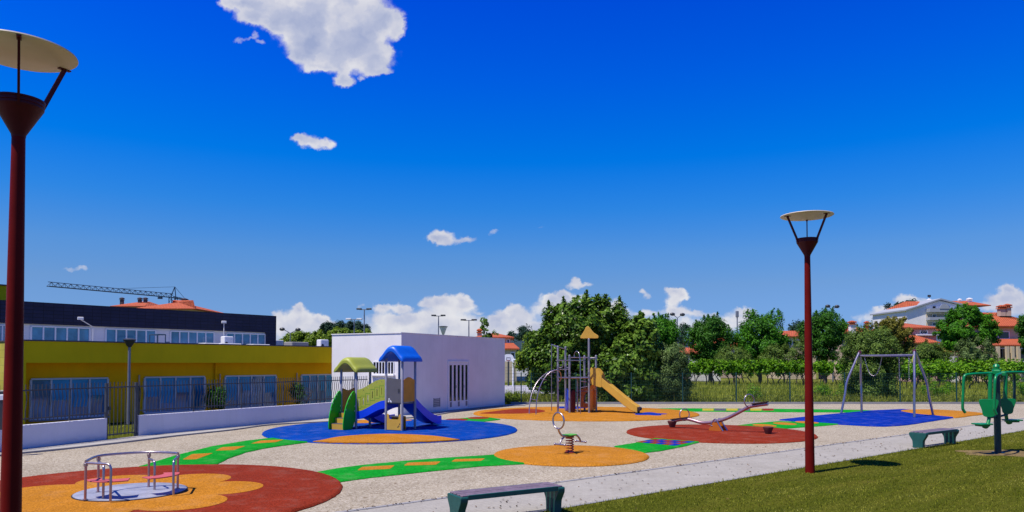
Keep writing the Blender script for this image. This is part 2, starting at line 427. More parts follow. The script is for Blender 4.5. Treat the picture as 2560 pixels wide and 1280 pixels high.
def glass(name, c, rough=0.08, var=0.5):
    m, nt, b = newmat(name); co = objco(nt)
    n1 = noise(nt, co, 1.1, 4, 0.6)
    col = ramp(nt, n1, [(0.35, scol(c, 1 - var)), (0.65, scol(c, 1 + var))])
    lk(nt, col, b.inputs['Base Color']); b.inputs['Roughness'].default_value = rough
    b.inputs['Specular IOR Level'].default_value = 0.8
    w = noise(nt, co, 0.8, 2); bump(nt, b, w, 0.06, 0.05)
    return m
M['glass'] = glass('blue_window_glass', (0.0130, 0.1450, 0.2900))
M['glass_up'] = glass('pale_blue_window_glass', (0.0700, 0.2500, 0.3800), 0.08, 0.35)
M['glass_dark'] = glass('dark_window_glass', (0.012, 0.014, 0.022), 0.1)
M['blind'] = basic('pale_blue_blind', (0.0400, 0.2800, 0.4800), 0.7, 0, 0.15, 2)
# foliage
M['lf_big'] = leafmat('broadleaf_dark', (0.014, 0.055, 0.005), (0.165, 0.285, 0.03), 0.3, 0.5, 0.3)
M['lf_fig'] = leafmat('broadleaf_fresh', (0.028, 0.085, 0.008), (0.21, 0.35, 0.045), 0.32, 0.7, 0.35)
M['lf_mid'] = leafmat('foliage_bright_green', (0.018, 0.1, 0.006), (0.11, 0.33, 0.015), 0.5, 0.35, 0.35)
M['lf_deep'] = leafmat('foliage_deep_green', (0.014, 0.07, 0.008), (0.085, 0.25, 0.018), 0.5, 0.35, 0.35)
M['lf_olive'] = leafmat('foliage_olive_green', (0.045, 0.1, 0.015), (0.2, 0.3, 0.05), 0.5, 0.6, 0.3)
M['lf_willow'] = leafmat('foliage_silver_green', (0.06, 0.115, 0.032), (0.22, 0.32, 0.095), 0.5, 0.6, 0.3)
M['lf_gold'] = leafmat('foliage_golden_green', (0.08, 0.085, 0.01), (0.24, 0.22, 0.03), 0.5, 0.5, 0.3)
M['lf_yellow'] = leafmat('foliage_yellow_green', (0.06, 0.125, 0.008), (0.27, 0.38, 0.035), 0.45, 0.6, 0.35)
M['lf_far'] = leafmat('foliage_far_blue_green', (0.014, 0.04, 0.026), (0.034, 0.08, 0.042), 0.7, 0.1, 0.2)
M['lf_vine'] = leafmat('vine_leaf', (0.035, 0.14, 0.004), (0.24, 0.47, 0.02), 0.45, 0.9, 0.4)
M['lf_weed'] = leafmat('weed_leaf', (0.05, 0.075, 0.012), (0.20, 0.23, 0.05), 0.6, 0.8)
M['blade'] = leafmat('lawn_blade', (0.042, 0.062, 0.004), (0.135, 0.135, 0.016), 0.55, 0.35, 0.2)
M['meadow_blade'] = leafmat('meadow_blade', (0.10, 0.145, 0.008), (0.36, 0.38, 0.05), 0.6, 0.25, 0.25)
M['dry_leaf'] = leafmat('dry_leaf', (0.03, 0.02, 0.012), (0.16, 0.09, 0.04), 0.8, 1.0, 0.05)

M['soil'] = basic('bare_soil', (0.17, 0.12, 0.055), 1.0, 0, 0.25, 3, 0.2, 60, 0.4, 0.02)
M['hill'] = basic('hill_haze_blue', (0.03, 0.05, 0.06), 1.0, 0, 0.2, .02, spec=0.02)  # blue of distant haze put into the hill colour

M['white_wall'] = render_wall('white_render', (.78, .75, .73), (.56, .52, .49))
M['white_low'] = render_wall('white_boundary_render', (.66, .635, .68), (.46, .42, .40))
M['yellow_wall'] = render_wall('mustard_render', (.86, .42, .004), (.58, .29, .01))
M['yellow_band'] = render_wall('olive_yellow_render', (.86, .56, .008), (.60, .40, .015))

M['red_reflect_steel'] = basic('steel_painted_red_reflection', (0.42, 0.255, 0.265), 0.34, 0.75, 0.1, 8, 0.08, 200)  # reddish reflection on the steel put into its base colour
M['window_frame'] = basic('pale_window_frame', (0.50, 0.52, 0.56), 0.45, 0, 0.05, 3)
# ------------------------------------------------------------------ camera, sun, sky
cam = bpy.data.cameras.new('camera'); camo = bpy.data.objects.new('camera', cam); COL.objects.link(camo)
camo.location = (0, 0, EYE); camo.rotation_euler = (rad(90) + PITCH, 0, 0)
cam.sensor_width = 36; cam.lens = 36 * F / 2560; cam.shift_y = (853 - 640) / 2560
cam.clip_start = 0.1; cam.clip_end = 6000
SC.camera = camo
TO_SUN = Vector((-2.29, -1.57, 5.9)).normalized()
sl = bpy.data.lights.new('sun', 'SUN'); sl.energy = 5.0; sl.angle = rad(0.5); sl.color = (1.0, 0.94, 0.83)
so = bpy.data.objects.new('sun', sl); COL.objects.link(so); so.location = (-20, -14, 50)
so.rotation_euler = TO_SUN.to_track_quat('Z', 'Y').to_euler()
SC.view_settings.view_transform = 'Standard'; SC.view_settings.look = 'None'
SC.view_settings.exposure = 0.286; SC.view_settings.gamma = 1.0

# clouds: (u, v, half width, half height, density) in picture pixels, turned into directions of the sky
CL = [(598, 6, 40, 20, 1), (640, 16, 60, 40, 1), (692, 26, 52, 38, 1), (686, 66, 22, 18, .8), (622, 46, 26, 15, .8), (655, 52, 30, 14, .7),
      (760, 40, 72, 72, 1), (840, 60, 104, 92, 1.1), (918, 60, 56, 92, 1.1), (758, 108, 46, 44, 1), (800, 148, 54, 27, .9), (872, 140, 92, 40, 1), (936, 150, 36, 30, 1),
      (975, 56, 34, 33, 1), (990, 84, 13, 18, .8), (736, 140, 18, 14, .7), (858, 182, 16, 28, .85), (857, 204, 26, 14, .95), (903, 195, 10, 7, .5), (976, 125, 8, 11, .45),
      (565, 14, 16, 18, .6), (730, 92, 12, 14, .5), (700, 78, 26, 8, .55), (780, 172, 26, 10, .6), (812, 174, 20, 9, .55), (960, 178, 18, 8, .55), (930, 180, 26, 9, .6), (1000, 60, 12, 22, .6), (597, 100, 14, 8, .42), (641, 90, 10, 13, .48), (652, 108, 13, 6, .42), (622, 97, 14, 5, .36),
      (748, 345, 17, 10, .7), (768, 350, 26, 13, .85), (795, 361, 38, 13, .85), (825, 366, 16, 8, .6),
      (1104, 588, 30, 15, 1), (1108, 602, 34, 11, .9), (1080, 598, 16, 9, .6), (1166, 597, 26, 9, .65), (1236, 580, 15, 6, .42), (1353, 567, 12, 4, .34), (182, 673, 24, 5, .38), (206, 667, 13, 6, .42),
      (748, 772, 15, 10, 1), (752, 790, 26, 18, 1), (800, 793, 20, 12, .9), (775, 806, 48, 14, .9), (702, 792, 18, 15, .8), (715, 815, 34, 18, .8), (770, 835, 110, 24, .8), (828, 805, 14, 8, .5),
      (906, 764, 9, 6, .5), (946, 772, 20, 10, .8), (985, 768, 32, 10, .9), (1015, 773, 22, 9, .75), (960, 798, 46, 18, .85), (1025, 796, 44, 14, .75), (1060, 760, 20, 9, .7), (1090, 752, 26, 14, .95), (1118, 752, 26, 15, 1), (1152, 745, 17, 13, 1), (1165, 760, 20, 17, 1),
      (1125, 775, 60, 16, .9), (1060, 800, 70, 20, .8), (1150, 806, 60, 18, .75), (1010, 832, 130, 26, .75), (1120, 835, 120, 26, .75), (1195, 785, 14, 5, .4),
      (1285, 770, 20, 11, 1), (1268, 785, 34, 12, .9), (1305, 788, 30, 14, .9), (1255, 808, 56, 18, .78), (1300, 828, 90, 26, .78), (1240, 797, 20, 8, .6),
      (1408, 731, 18, 10, 1), (1370, 745, 22, 12, .95), (1400, 748, 34, 15, 1), (1435, 750, 34, 17, 1), (1370, 770, 44, 18, .9), (1440, 780, 60, 22, .9), (1535, 765, 24, 16, .8), (1545, 785, 34, 16, .7), (1440, 815, 120, 28, .75),
      (1437, 700, 13, 9, .85), (1436, 712, 22, 7, .7), (1465, 711, 14, 6, .55), (1604, 727, 10, 7, .7), (1618, 737, 11, 9, .6),
      (1676, 723, 18, 9, 1), (1700, 728, 20, 10, 1), (1712, 740, 16, 8, .8), (1688, 742, 26, 13, .9), (1680, 762, 20, 16, .75), (1690, 778, 36, 13, .95), (1622, 780, 22, 9, .8), (1605, 790, 20, 8, .6), (1745, 783, 30, 8, .65), (1785, 788, 12, 5, .4),
      (1690, 812, 120, 20, .75), (1858, 776, 28, 9, .85), (1848, 790, 42, 11, .65), (1830, 810, 60, 16, .62),
      (2262, 745, 26, 10, .9), (2290, 755, 32, 12, .8), (2248, 765, 34, 11, .65), (2205, 772, 24, 9, .7), (2200, 792, 60, 16, .7), (2290, 780, 50, 20, .7),
      (2520, 720, 20, 11, 1), (2528, 735, 34, 14, 1), (2500, 748, 32, 13, .9), (2545, 755, 44, 16, .9), (2480, 768, 34, 12, .65), (2540, 778, 70, 18, .7), (2640, 760, 60, 30, .9), (-60, 760, 60, 26, .9)]
w = bpy.data.worlds.new('World'); SC.world = w; w.use_nodes = True
nt = w.node_tree; bg = nt.nodes['Background']
sky = nd(nt, 'ShaderNodeTexSky', sky_type='NISHITA'); sky.sun_disc = False
sky.sun_elevation = math.asin(TO_SUN.z); sky.sun_rotation = math.atan2(TO_SUN.x, TO_SUN.y)
sky.altitude = 100; sky.air_density = 1.0; sky.dust_density = 0.35; sky.ozone_density = 3.0
def vm(op, a, b=None, c=None):
    n = nd(nt, 'ShaderNodeVectorMath', operation=op)
    for i, x in enumerate((a, b, c)):
        if x is None: continue
        if isinstance(x, (tuple, list)): n.inputs[i].default_value = x
        else: lk(nt, x, n.inputs[i])
    return n.outputs['Value'] if op in ('DOT_PRODUCT', 'LENGTH') else n.outputs[0]
def mt(op, a, b=None, c=None, clamp=False):
    n = nd(nt, 'ShaderNodeMath', operation=op); n.use_clamp = clamp
    for i, x in enumerate((a, b, c)):
        if x is None: continue
        if isinstance(x, (int, float)): n.inputs[i].default_value = x
        else: lk(nt, x, n.inputs[i])
    return n.outputs[0]
def sstep(x, a, b):
    n = nd(nt, 'ShaderNodeMapRange', interpolation_type='SMOOTHSTEP'); lk(nt, x, n.inputs[0])
    n.inputs[1].default_value = a; n.inputs[2].default_value = b; return n.outputs[0]
dirv = nd(nt, 'ShaderNodeTexCoord').outputs['Generated']
sp = nd(nt, 'ShaderNodeSeparateXYZ'); lk(nt, dirv, sp.inputs[0])
ysafe = mt('MAXIMUM', sp.outputs[1], 0.02)
cb = nd(nt, 'ShaderNodeCombineXYZ')
lk(nt, mt('DIVIDE', sp.outputs[0], ysafe), cb.inputs[0]); lk(nt, mt('DIVIDE', sp.outputs[2], ysafe), cb.inputs[1])
P = cb.outputs[0]
def nz(vec, scale, detail, color=False, rough=0.6):
    n = nd(nt, 'ShaderNodeTexNoise'); n.inputs['Scale'].default_value = scale; n.inputs['Detail'].default_value = detail
    n.inputs['Roughness'].default_value = rough; lk(nt, vec, n.inputs['Vector']); return n.outputs[1 if color else 0]
n1_ = nz(P, 22, 3, True, 0.5); n2_ = nz(P, 95, 6, True, 0.62)
warp = vm('ADD', vm('MULTIPLY', vm('SUBTRACT', n1_, (0.5, 0.5, 0.5)), (0.020, 0.015, 0)), vm('MULTIPLY', vm('SUBTRACT', n2_, (0.5, 0.5, 0.5)), (0.016, 0.013, 0)))
PW = vm('ADD', P, warp)
dens = None; lowd = None
for (u, v, rx, ry, wt) in CL:
    r = ray(u, v); c = (r[0] / r[1], r[2] / r[1], 0); kx, ky = F / rx / 1.0, F / ry / 1.0
    q = vm('MULTIPLY_ADD', PW, (kx, ky, 0), (-c[0] * kx, -c[1] * ky, 0))
    e = mt('POWER', 0.3679, mt('POWER', vm('DOT_PRODUCT', q, q), 1.5))
    dens = mt('MULTIPLY', e, wt) if dens is None else mt('MULTIPLY_ADD', e, wt, dens)
fine = nz(P, 70, 7, False, 0.62)
edge = mt('MULTIPLY_ADD', mt('SUBTRACT', fine, 0.5), 0.75, dens)
alpha = mt('MULTIPLY', sstep(edge, 0.06, 0.90), 0.97)
alpha = mt('MULTIPLY', alpha, sstep(dens, 0.04, 0.30)); front = sstep(sp.outputs[1], 0.05, 0.2); alpha = mt('MULTIPLY', alpha, front)
# billows: broad soft light and shade inside the cloud, brighter towards the sun and at the thin rims
PS = vm('ADD', PW, (-0.010, 0.016, 0))
l1 = nz(PW, 13, 4, False, 0.5); l2 = nz(PS, 13, 4, False, 0.5); l3 = nz(PW, 34, 4, False, 0.5); l4 = nz(PS, 34, 4, False, 0.5)
lit = mt('MULTIPLY_ADD', mt('SUBTRACT', l1, l2), 1.5, 0.74); lit = mt('MULTIPLY_ADD', mt('SUBTRACT', l3, l4), 0.75, lit, clamp=True)
thick = sstep(dens, 0.75, 2.4)
lit2 = mt('SUBTRACT', lit, mt('MULTIPLY', thick, 0.50), clamp=True)
elev = nd(nt, 'ShaderNodeMath', operation='ARCSINE'); lk(nt, sp.outputs[2], elev.inputs[0])
# deep saturated blue of the photograph: the physical sky, tinted by elevation
hs = nd(nt, 'ShaderNodeHueSaturation'); lk(nt, sky.outputs[0], hs.inputs['Color']); hs.inputs['Saturation'].default_value = 1.15
tint = ramp(nt, mt('DIVIDE', elev.outputs[0], 0.8, clamp=True), [(0.0, (0.33, 0.56, 1.2)), (0.05, (0.36, 0.58, 1.2)), (0.13, (0.48, 0.67, 1.06)), (0.185, (0.42, 0.74, 1.18)), (0.26, (0.16, 0.75, 1.42)), (0.342, (0.0, 0.72, 1.66)), (0.47, (0.0, 0.565, 1.9)), (0.585, (0.0, 0.45, 2.0)), (1.0, (0.02, 0.36, 1.5))])
skyc = mixc(nt, 1.0, hs.outputs[0], tint, 'MULTIPLY')
cloudc = ramp(nt, lit2, [(0.0, (3.5, 4.1, 6.1)), (0.45, (5.0, 5.4, 6.9)), (0.75, (6.6, 6.7, 7.5)), (1.0, (7.9, 7.9, 8.2))])
final = mixc(nt, alpha, skyc, cloudc)
lk(nt, final, bg.inputs['Color']); bg.inputs['Strength'].default_value = 0.082
w.cycles.sampling_method = 'MANUAL'; w.cycles.sample_map_resolution = 256

# ------------------------------------------------------------------ ground
def structure(o, label=None):
    return tagit(o, label, None, None, 'structure')
def sheet(name, pts, z, mat):
    mb = MB(); mb.prism(pts, z - 0.25, z); return structure(mb.build(name, mat))
# broad earth and meadow sheet
def meadow_mat():
    m, nt, b = newmat('meadow_ground'); co = objco(nt)
    n1 = noise(nt, co, 0.25, 6, 0.65); n2 = noise(nt, co, 6, 4)
    col = ramp(nt, n1, [(0.3, (0.085, 0.105, 0.018)), (0.5, (0.14, 0.16, 0.025)), (0.7, (0.19, 0.18, 0.045))])
    g = ramp(nt, n2, [(0.3, (0.65,) * 3), (0.7, (1.25,) * 3)]); lk(nt, mixc(nt, 1.0, col, g, 'MULTIPLY'), b.inputs['Base Color'])
    b.inputs['Roughness'].default_value = 1.0; b.inputs['Specular IOR Level'].default_value = 0.02; bump(nt, b, n2, 0.6, 0.05); return m
def gravel_mat():
    m, nt, b = newmat('gravel'); co = objco(nt)
    vo = nd(nt, 'ShaderNodeTexVoronoi'); vo.inputs['Scale'].default_value = 34.0; lk(nt, co, vo.inputs['Vector'])
    hsv = nd(nt, 'ShaderNodeSeparateColor'); lk(nt, vo.outputs['Color'], hsv.inputs[0])
    c1 = ramp(nt, hsv.outputs[0], [(0.0, (0.185, 0.148, 0.104)), (0.3, (0.305, 0.258, 0.188)), (0.75, (0.358, 0.312, 0.24)), (1.0, (0.46, 0.41, 0.33))])
    vo2 = nd(nt, 'ShaderNodeTexVoronoi'); vo2.inputs['Scale'].default_value = 9.0; lk(nt, co, vo2.inputs['Vector'])
    s2 = nd(nt, 'ShaderNodeSeparateColor'); lk(nt, vo2.outputs['Color'], s2.inputs[0])
    g2 = ramp(nt, s2.outputs[0], [(0.0, (0.94,) * 3), (0.6, (1.0,) * 3), (1.0, (1.05,) * 3)])
    n1 = noise(nt, co, 0.5, 6, 0.6); g = ramp(nt, n1, [(0.28, (0.86, 0.845, 0.83)), (0.5, (1.0,) * 3), (0.72, (1.09,) * 3)])
    col = mixc(nt, 1.0, mixc(nt, 1.0, c1, g, 'MULTIPLY'), g2, 'MULTIPLY')
    n3 = noise(nt, co, 3.1, 2); sp3 = ramp(nt, n3, [(0.70, (0, 0, 0)), (0.76, (1, 1, 1))])
    col = mixc(nt, sp3, col, mixc(nt, 1.0, col, (0.72, 0.66, 0.6), 'MULTIPLY'))
    lk(nt, col, b.inputs['Base Color']); b.inputs['Roughness'].default_value = 0.95; b.inputs['Specular IOR Level'].default_value = 0.03
    bump(nt, b, vo.outputs['Distance'], 0.8, 0.012); return m
def paving_mat():
    m, nt, b = newmat('pale_setts'); co = objco(nt)
    br = nd(nt, 'ShaderNodeTexBrick'); br.offset = 0.5; lk(nt, co, br.inputs['Vector'])
    br.inputs['Color1'].default_value = (.335, .315, .278, 1); br.inputs['Color2'].default_value = (.305, .287, .256, 1); br.inputs['Mortar'].default_value = (.265, .245, .22, 1)
    br.inputs['Scale'].default_value = 1.0; br.inputs['Mortar Size'].default_value = 0.008; br.inputs['Brick Width'].default_value = 0.22; br.inputs['Row Height'].default_value = 0.11
    n1 = noise(nt, co, 0.9, 6, 0.65); g = ramp(nt, n1, [(0.3, (0.90, 0.89, 0.87)), (0.7, (1.07,) * 3)]); col = mixc(nt, 1.0, br.outputs[0], g, 'MULTIPLY')
    mp = nd(nt, 'ShaderNodeMapping'); mp.inputs['Scale'].default_value = (0.5, 3.2, 1); lk(nt, co, mp.inputs['Vector'])
    n2 = noise(nt, mp.outputs[0], 1.6, 6, 0.7); f = ramp(nt, n2, [(0.58, (0, 0, 0)), (0.78, (0.75,) * 3)]); col = mixc(nt, f, col, (.25, .21, .16))
    n4 = noise(nt, co, 38, 2); g4 = ramp(nt, n4, [(0.3, (0.90,) * 3), (0.7, (1.08,) * 3)]); col = mixc(nt, 1.0, col, g4, 'MULTIPLY')
    lk(nt, col, b.inputs['Base Color']); b.inputs['Roughness'].default_value = 0.9; b.inputs['Specular IOR Level'].default_value = 0.04
    bump(nt, b, n4, 0.3, 0.006); return m
def streak_fac(nt, co):
    # mown bands running with the path
    mp = nd(nt, 'ShaderNodeMapping'); mp.inputs['Rotation'].default_value = (0, 0, -math.atan2(du.y, du.x)); lk(nt, co, mp.inputs['Vector'])
    mp2 = nd(nt, 'ShaderNodeMapping'); mp2.inputs['Scale'].default_value = (0.35, 1.7, 1); lk(nt, mp.outputs[0], mp2.inputs['Vector'])
    return noise(nt, mp2.outputs[0], 1.0, 5, 0.62)
def lawn_mat():
    m, nt, b = newmat('lawn_ground'); co = objco(nt)
    n1 = streak_fac(nt, co); n2 = noise(nt, co, 16, 4)
    col = ramp(nt, n1, [(0.3, (0.05, 0.062, 0.005)), (0.6, (0.085, 0.088, 0.010)), (0.8, (0.12, 0.10, 0.018))])
    g = ramp(nt, n2, [(0.3, (0.55,) * 3), (0.7, (1.2,) * 3)]); lk(nt, mixc(nt, 1.0, col, g, 'MULTIPLY'), b.inputs['Base Color'])
    b.inputs['Roughness'].default_value = 1.0; b.inputs['Specular IOR Level'].default_value = 0.02; bump(nt, b, n2, 0.7, 0.03); return m
M['meadow'] = meadow_mat(); M['gravel'] = gravel_mat()
structure(MB().prism([(-3000, -200), (3000, -200), (3000, 4000), (-3000, 4000)], -1.0, -0.05).build('ground', M['meadow']))
YF = G(1640, 1010)[1]                                       # line of the mesh fence at the back
# path edges (straight, going away to the right)
pu0, pu1 = G(1080, 1250), G(2430, 1064)
pl0, pl1 = G(1407, 1271), G(2388, 1111)
du = Vector((pu1[0] - pu0[0], pu1[1] - pu0[1])).normalized()
def blade_mat():
    m, nt, b = newmat('lawn_blade'); g = nd(nt, 'ShaderNodeNewGeometry'); f = streak_fac(nt, objco(nt))
    a = nd(nt, 'ShaderNodeMath', operation='MULTIPLY_ADD'); lk(nt, g.outputs['Random Per Island'], a.inputs[0]); a.inputs[1].default_value = 0.45
    a2 = nd(nt, 'ShaderNodeMath', operation='MULTIPLY_ADD'); lk(nt, f, a2.inputs[0]); a2.inputs[1].default_value = 1.7; a2.inputs[2].default_value = -0.60; lk(nt, a2.outputs[0], a.inputs[2])
    col = ramp(nt, a.outputs[0], [(0.0, (0.050, 0.085, 0.003)), (0.40, (0.145, 0.165, 0.008)), (0.75, (0.31, 0.305, 0.04)), (1.0, (0.46, 0.41, 0.12))])
    lk(nt, col, b.inputs['Base Color']); b.inputs['Roughness'].default_value = 0.6; b.inputs['Specular IOR Level'].default_value = 0.08
    tr = nd(nt, 'ShaderNodeBsdfTranslucent'); lk(nt, col, tr.inputs[0]); mx = nd(nt, 'ShaderNodeMixShader'); mx.inputs[0].default_value = .25
    lk(nt, b.outputs[0], mx.inputs[1]); lk(nt, tr.outputs[0], mx.inputs[2]); lk(nt, mx.outputs[0], nt.nodes['Material Output'].inputs['Surface']); return m
M['paving'] = paving_mat(); M['lawn'] = lawn_mat(); M['blade'] = blade_mat()
def along(p, d, t): return (p[0] + d.x * t, p[1] + d.y * t)
# perimeter wall lines
W0 = G(61, 1125); W1 = G(267, 1101); W2 = G(347, 1092); W3 = G(808, 1048)
WB = (-5.2, 33.83); WBR = G(1262, 1013)                     # near corner and far right corner of the white building
wd = Vector((W3[0] - W2[0], W3[1] - W2[1])).normalized()
bd = Vector((WBR[0] - WB[0], WBR[1] - WB[1])).normalized()  # direction of its shaded face
ld = Vector((-bd.y, bd.x))                                  # direction of its lit face
# meeting of the wall with the lit face
def meet(p, d, q, e):
    den = d.x * e.y - d.y * e.x; t = ((q[0] - p[0]) * e.y - (q[1] - p[1]) * e.x) / den
    return (p[0] + d.x * t, p[1] + d.y * t)
W4 = meet(W2, wd, WB, ld)
w0d = Vector((W1[0] - W0[0], W1[1] - W0[1])).normalized()
WS = along(W0, w0d, -9)
gravel = [WS, W0, W1, W2, W3, W4, WB, WBR, (WBR[0] + .3, YF), along(pu0, du, (YF - pu0[1]) / du.y), along(pu0, du, -22), (-20, 3)]
sheet('gravel', gravel, 0.0, M['gravel'])
# path built along its own axis so the setts run with it
dl = Vector((pl1[0] - pl0[0], pl1[1] - pl0[1])).normalized()
pw = abs((pl0[0] - pu0[0]) * du.y - (pl0[1] - pu0[1]) * du.x)
mb = MB(); mb.prism([(-25, -pw), (70, -pw), (70, 0), (-25, 0)], -0.2, 0.006)
po = structure(mb.build('path', M['paving'])); po.location = (pu0[0], pu0[1], 0); po.rotation_euler = (0, 0, math.atan2(du.y, du.x))
mb = MB(); mb.seg(along(pu0, du, -24), along(pu0, du, 62), -0.2, 0.016, -0.05, 0.05)
structure(mb.build('path_kerb', M['concrete']))
mb = MB(); q0 = along(pl0, du, -0.0)
mb.seg(along(pl0, du, -24), along(pl0, du, 62), -0.2, 0.018, -0.045, 0.045); structure(mb.build('path_kerb', M['concrete']))
nl = Vector((du.y, -du.x))
a0 = along(pl0, du, -24); a1 = along(pl0, du, 62)
lawn_pts = [(a0[0] + nl.x * .05, a0[1] + nl.y * .05), (a0[0] + nl.x * 40, a0[1] + nl.y * 40), (a1[0] + nl.x * 40, a1[1] + nl.y * 40), (a1[0] + nl.x * .05, a1[1] + nl.y * .05)]
sheet('lawn', lawn_pts, 0.012, M['lawn'])
# pale strip between the wall and the gravel, with its kerb
kpx = [(-60, 1152), (0, 1140), (140, 1126), (300, 1108), (440, 1091), (579, 1076), (677, 1063), (810, 1056), (930, 1051), (1000, 1047), (1068, 1041.5), (1142, 1029), (1200, 1020), (1265, 1015.5), (1310, 1014)]
kp = cr2([G(*p) for p in kpx], 4)
inner = [(WBR[0] + 1.5, YF - .02), WBR, WB, W4, W3, W2, W1, W0, WS]
sheet('pavement_strip', kp + inner, 0.035, M['strip'])
mb = MB()
for a, b in zip(kp[:-1], kp[1:]): mb.seg(a, b, -0.2, 0.05, -0.02, 0.07)
structure(mb.build('strip_kerb', M['concrete']))
# school yard grass, court slab behind
sheet('yard_lawn', [along(WS, w0d, -30), WS, W0, W1, W2, W4, (-9.5, 44), (-30, 60), (-60, 60)], -0.02, M['lawn'])
sheet('court_slab', [(-2, 58), (9, 58), (9, 80), (-2, 80)], 0.0, M['court'])
sheet('court_path', [(-4, 101), (14, 101), (14, 112), (-4, 112)], 0.0, M['court'])
# kerb under the back fence
mb = MB(); mb.seg((WBR[0] + .35, YF), (80, YF), -0.2, 0.12, -0.08, 0.08); structure(mb.build('fence_kerb', M['concrete']))

# ------------------------------------------------------------------ rubber mats
def mat_mesh(pts, top, lip=0.10, wob=0.012, seed=1):
    """cast rubber with a ramped, slightly ragged rim"""
    r = random.Random(seed); n = len(pts)
    area = sum(pts[i][0] * pts[(i + 1) % n][1] - pts[(i + 1) % n][0] * pts[i][1] for i in range(n))
    if area < 0: pts = pts[::-1]
    inn = []; out = []
    for i in range(n):
        a = Vector(pts[i - 1]); b = Vector(pts[(i + 1) % n]); d = (b - a)
        d = d.normalized() if d.length > 1e-9 else Vector((1, 0)); nn = Vector((d.y, -d.x)); p = Vector(pts[i])
        inn.append(p - nn * lip * .6); out.append(p + nn * (r.uniform(-wob, wob)))
    mb = MB(); vs = []
    for ring, z in ((out, -0.04), (out, top * .25), ([(o * .45 + i * .55) for o, i in zip(out, inn)], top * .85), (inn, top)):
        vs += [(p[0], p[1], z) for p in ring]
    fs = []
    for k in range(3):
        for i in range(n): j = (i + 1) % n; fs.append((k * n + i, k * n + j, (k + 1) * n + j, (k + 1) * n + i))
    fs.append(tuple(range(3 * n, 4 * n)))
    return mb.add(vs, fs)
def circ(c, r, n=160, ry=None):
    return [(c[0] + r * math.cos(2 * math.pi * i / n), c[1] + (ry or r) * math.sin(2 * math.pi * i / n)) for i in range(n)]
def dense(pts, step=0.25):
    out = []
    for i in range(len(pts)):
        a = Vector(pts[i]); b = Vector(pts[(i + 1) % len(pts)]); k = max(1, int((b - a).length / step))
        for j in range(k): q = a.lerp(b, j / k); out.append((q.x, q.y))
    return out
def inset_patch(name, pts, mat, parent, z):
    mb = MB(); mb.prism(pts, z - 0.03, z); return mb.build(name, mat, parent)
def rubber_mat(pts, top, mat, label, seed, group='coloured rubber play mats'):
    c = (sum(p[0] for p in pts) / len(pts), sum(p[1] for p in pts) / len(pts), 0)
    t = thing('rubber_mat', label, 'play mat', c, 0, group)
    mat_mesh(pts, top, seed=seed).build('base', mat, t, smooth=True); return t
T1 = 0.055; T2 = 0.042
# red disc with an orange flower
RC = (-7.15, 13.65)
t = rubber_mat(circ(RC, 3.85), T1, M['rub_red'], 'large round brick red mat with an orange flower under the merry-go-round', 1)
fl = []
for i in range(180):
    a = 2 * math.pi * i / 180; fl.append((RC[0] - .1 + math.cos(a) * (1.72 + .72 * abs(math.sin(a * 3.5 + .35)) ** .62), RC[1] - .05 + math.sin(a) * (1.72 + .72 * abs(math.sin(a * 3.5 + .35)) ** .62)))
inset_patch('flower', fl, M['rub_orange'], t, T1 + .004)
# spring rider circle
SPC = (G(1424, 1136)[0], 19.45)
t = rubber_mat(circ(SPC, 2.08), T1, M['rub_orange'], 'plain round orange mat under the spring rider', 2)
# play house circle, blue with orange lenses
BC = (-4.4, 26.75)
t = rubber_mat(circ(BC, 4.6), T1, M['rub_blue'], 'large round royal blue mat with orange lens under the two roofed play house', 3)
def arc_clip(c, r, pts_top):
    return pts_top
def lens(cpx, up, c, r):
    pass
ang = lambda p: math.atan2(p[1] - BC[1], p[0] - BC[0])
pa, pb = G(805, 1104), G(1113, 1097)
a0_, a1_ = ang(pa), ang(pb)
rim = [(BC[0] + 4.585 * math.cos(a0_ + (a1_ - a0_) * i / 30), BC[1] + 4.585 * math.sin(a0_ + (a1_ - a0_) * i / 30)) for i in range(31)]
topc = cr2([G(1113, 1097), G(1080, 1093), G(1020, 1089.5), G(960, 1088.5), G(900, 1091), G(845, 1096), G(805, 1104)], 6)
mb = MB(); mb.prism(rim + topc[1:-1], -0.03, T1 + .004); mb.build('orange_lens', M['rub_orange'], t)
mb = MB(); mb.prism(cr2([G(880, 1060.5), G(900, 1054), G(940, 1051.5), G(1000, 1051.5), G(1030, 1054), G(985, 1058), G(930, 1061)], 6, True), 0, T1 + .004); mb.build('orange_lens', M['rub_orange'], t)
# climbing frame mat, orange with red and blue patches
OC = (3.6, 35.6)
oc_pts = circ(OC, 5.5, 160, 4.85)
t = rubber_mat(oc_pts, T1, M['rub_orange'], 'wide oval orange mat with red and blue patches under the climbing frame', 4)
inset_patch('red_patch', cr2([G(1200, 1036.5), G(1235, 1031), G(1275, 1026), G(1312, 1024), G(1345, 1026), G(1363, 1030), G(1350, 1034), G(1310, 1036.5), G(1260, 1037.3)], 6, True), M['rub_red'], t, T1 + .004)
def splat(c, rx, ry, k, ph): return [(c[0] + math.cos(2 * math.pi * i / 90) * rx * (1 + .18 * math.cos(k * 2 * math.pi * i / 90 + ph)), c[1] + math.sin(2 * math.pi * i / 90) * ry * (1 + .18 * math.cos(k * 2 * math.pi * i / 90 + ph))) for i in range(90)]
inset_patch('blue_patch', splat(G(1622, 1037.5), .75, .95, 5, 0), M['rub_deepblue'], t, T1 + .004)
inset_patch('blue_patch', splat(G(1428, 1021.5), .75, 1.1, 5, 1), M['rub_deepblue'], t, T1 + .004)
# seesaw mat
SC_ = (7.3, 25.5)
t = rubber_mat(circ(SC_, 3.22), T1, M['rub_red'], 'plain round brick red mat under the seesaw', 5)
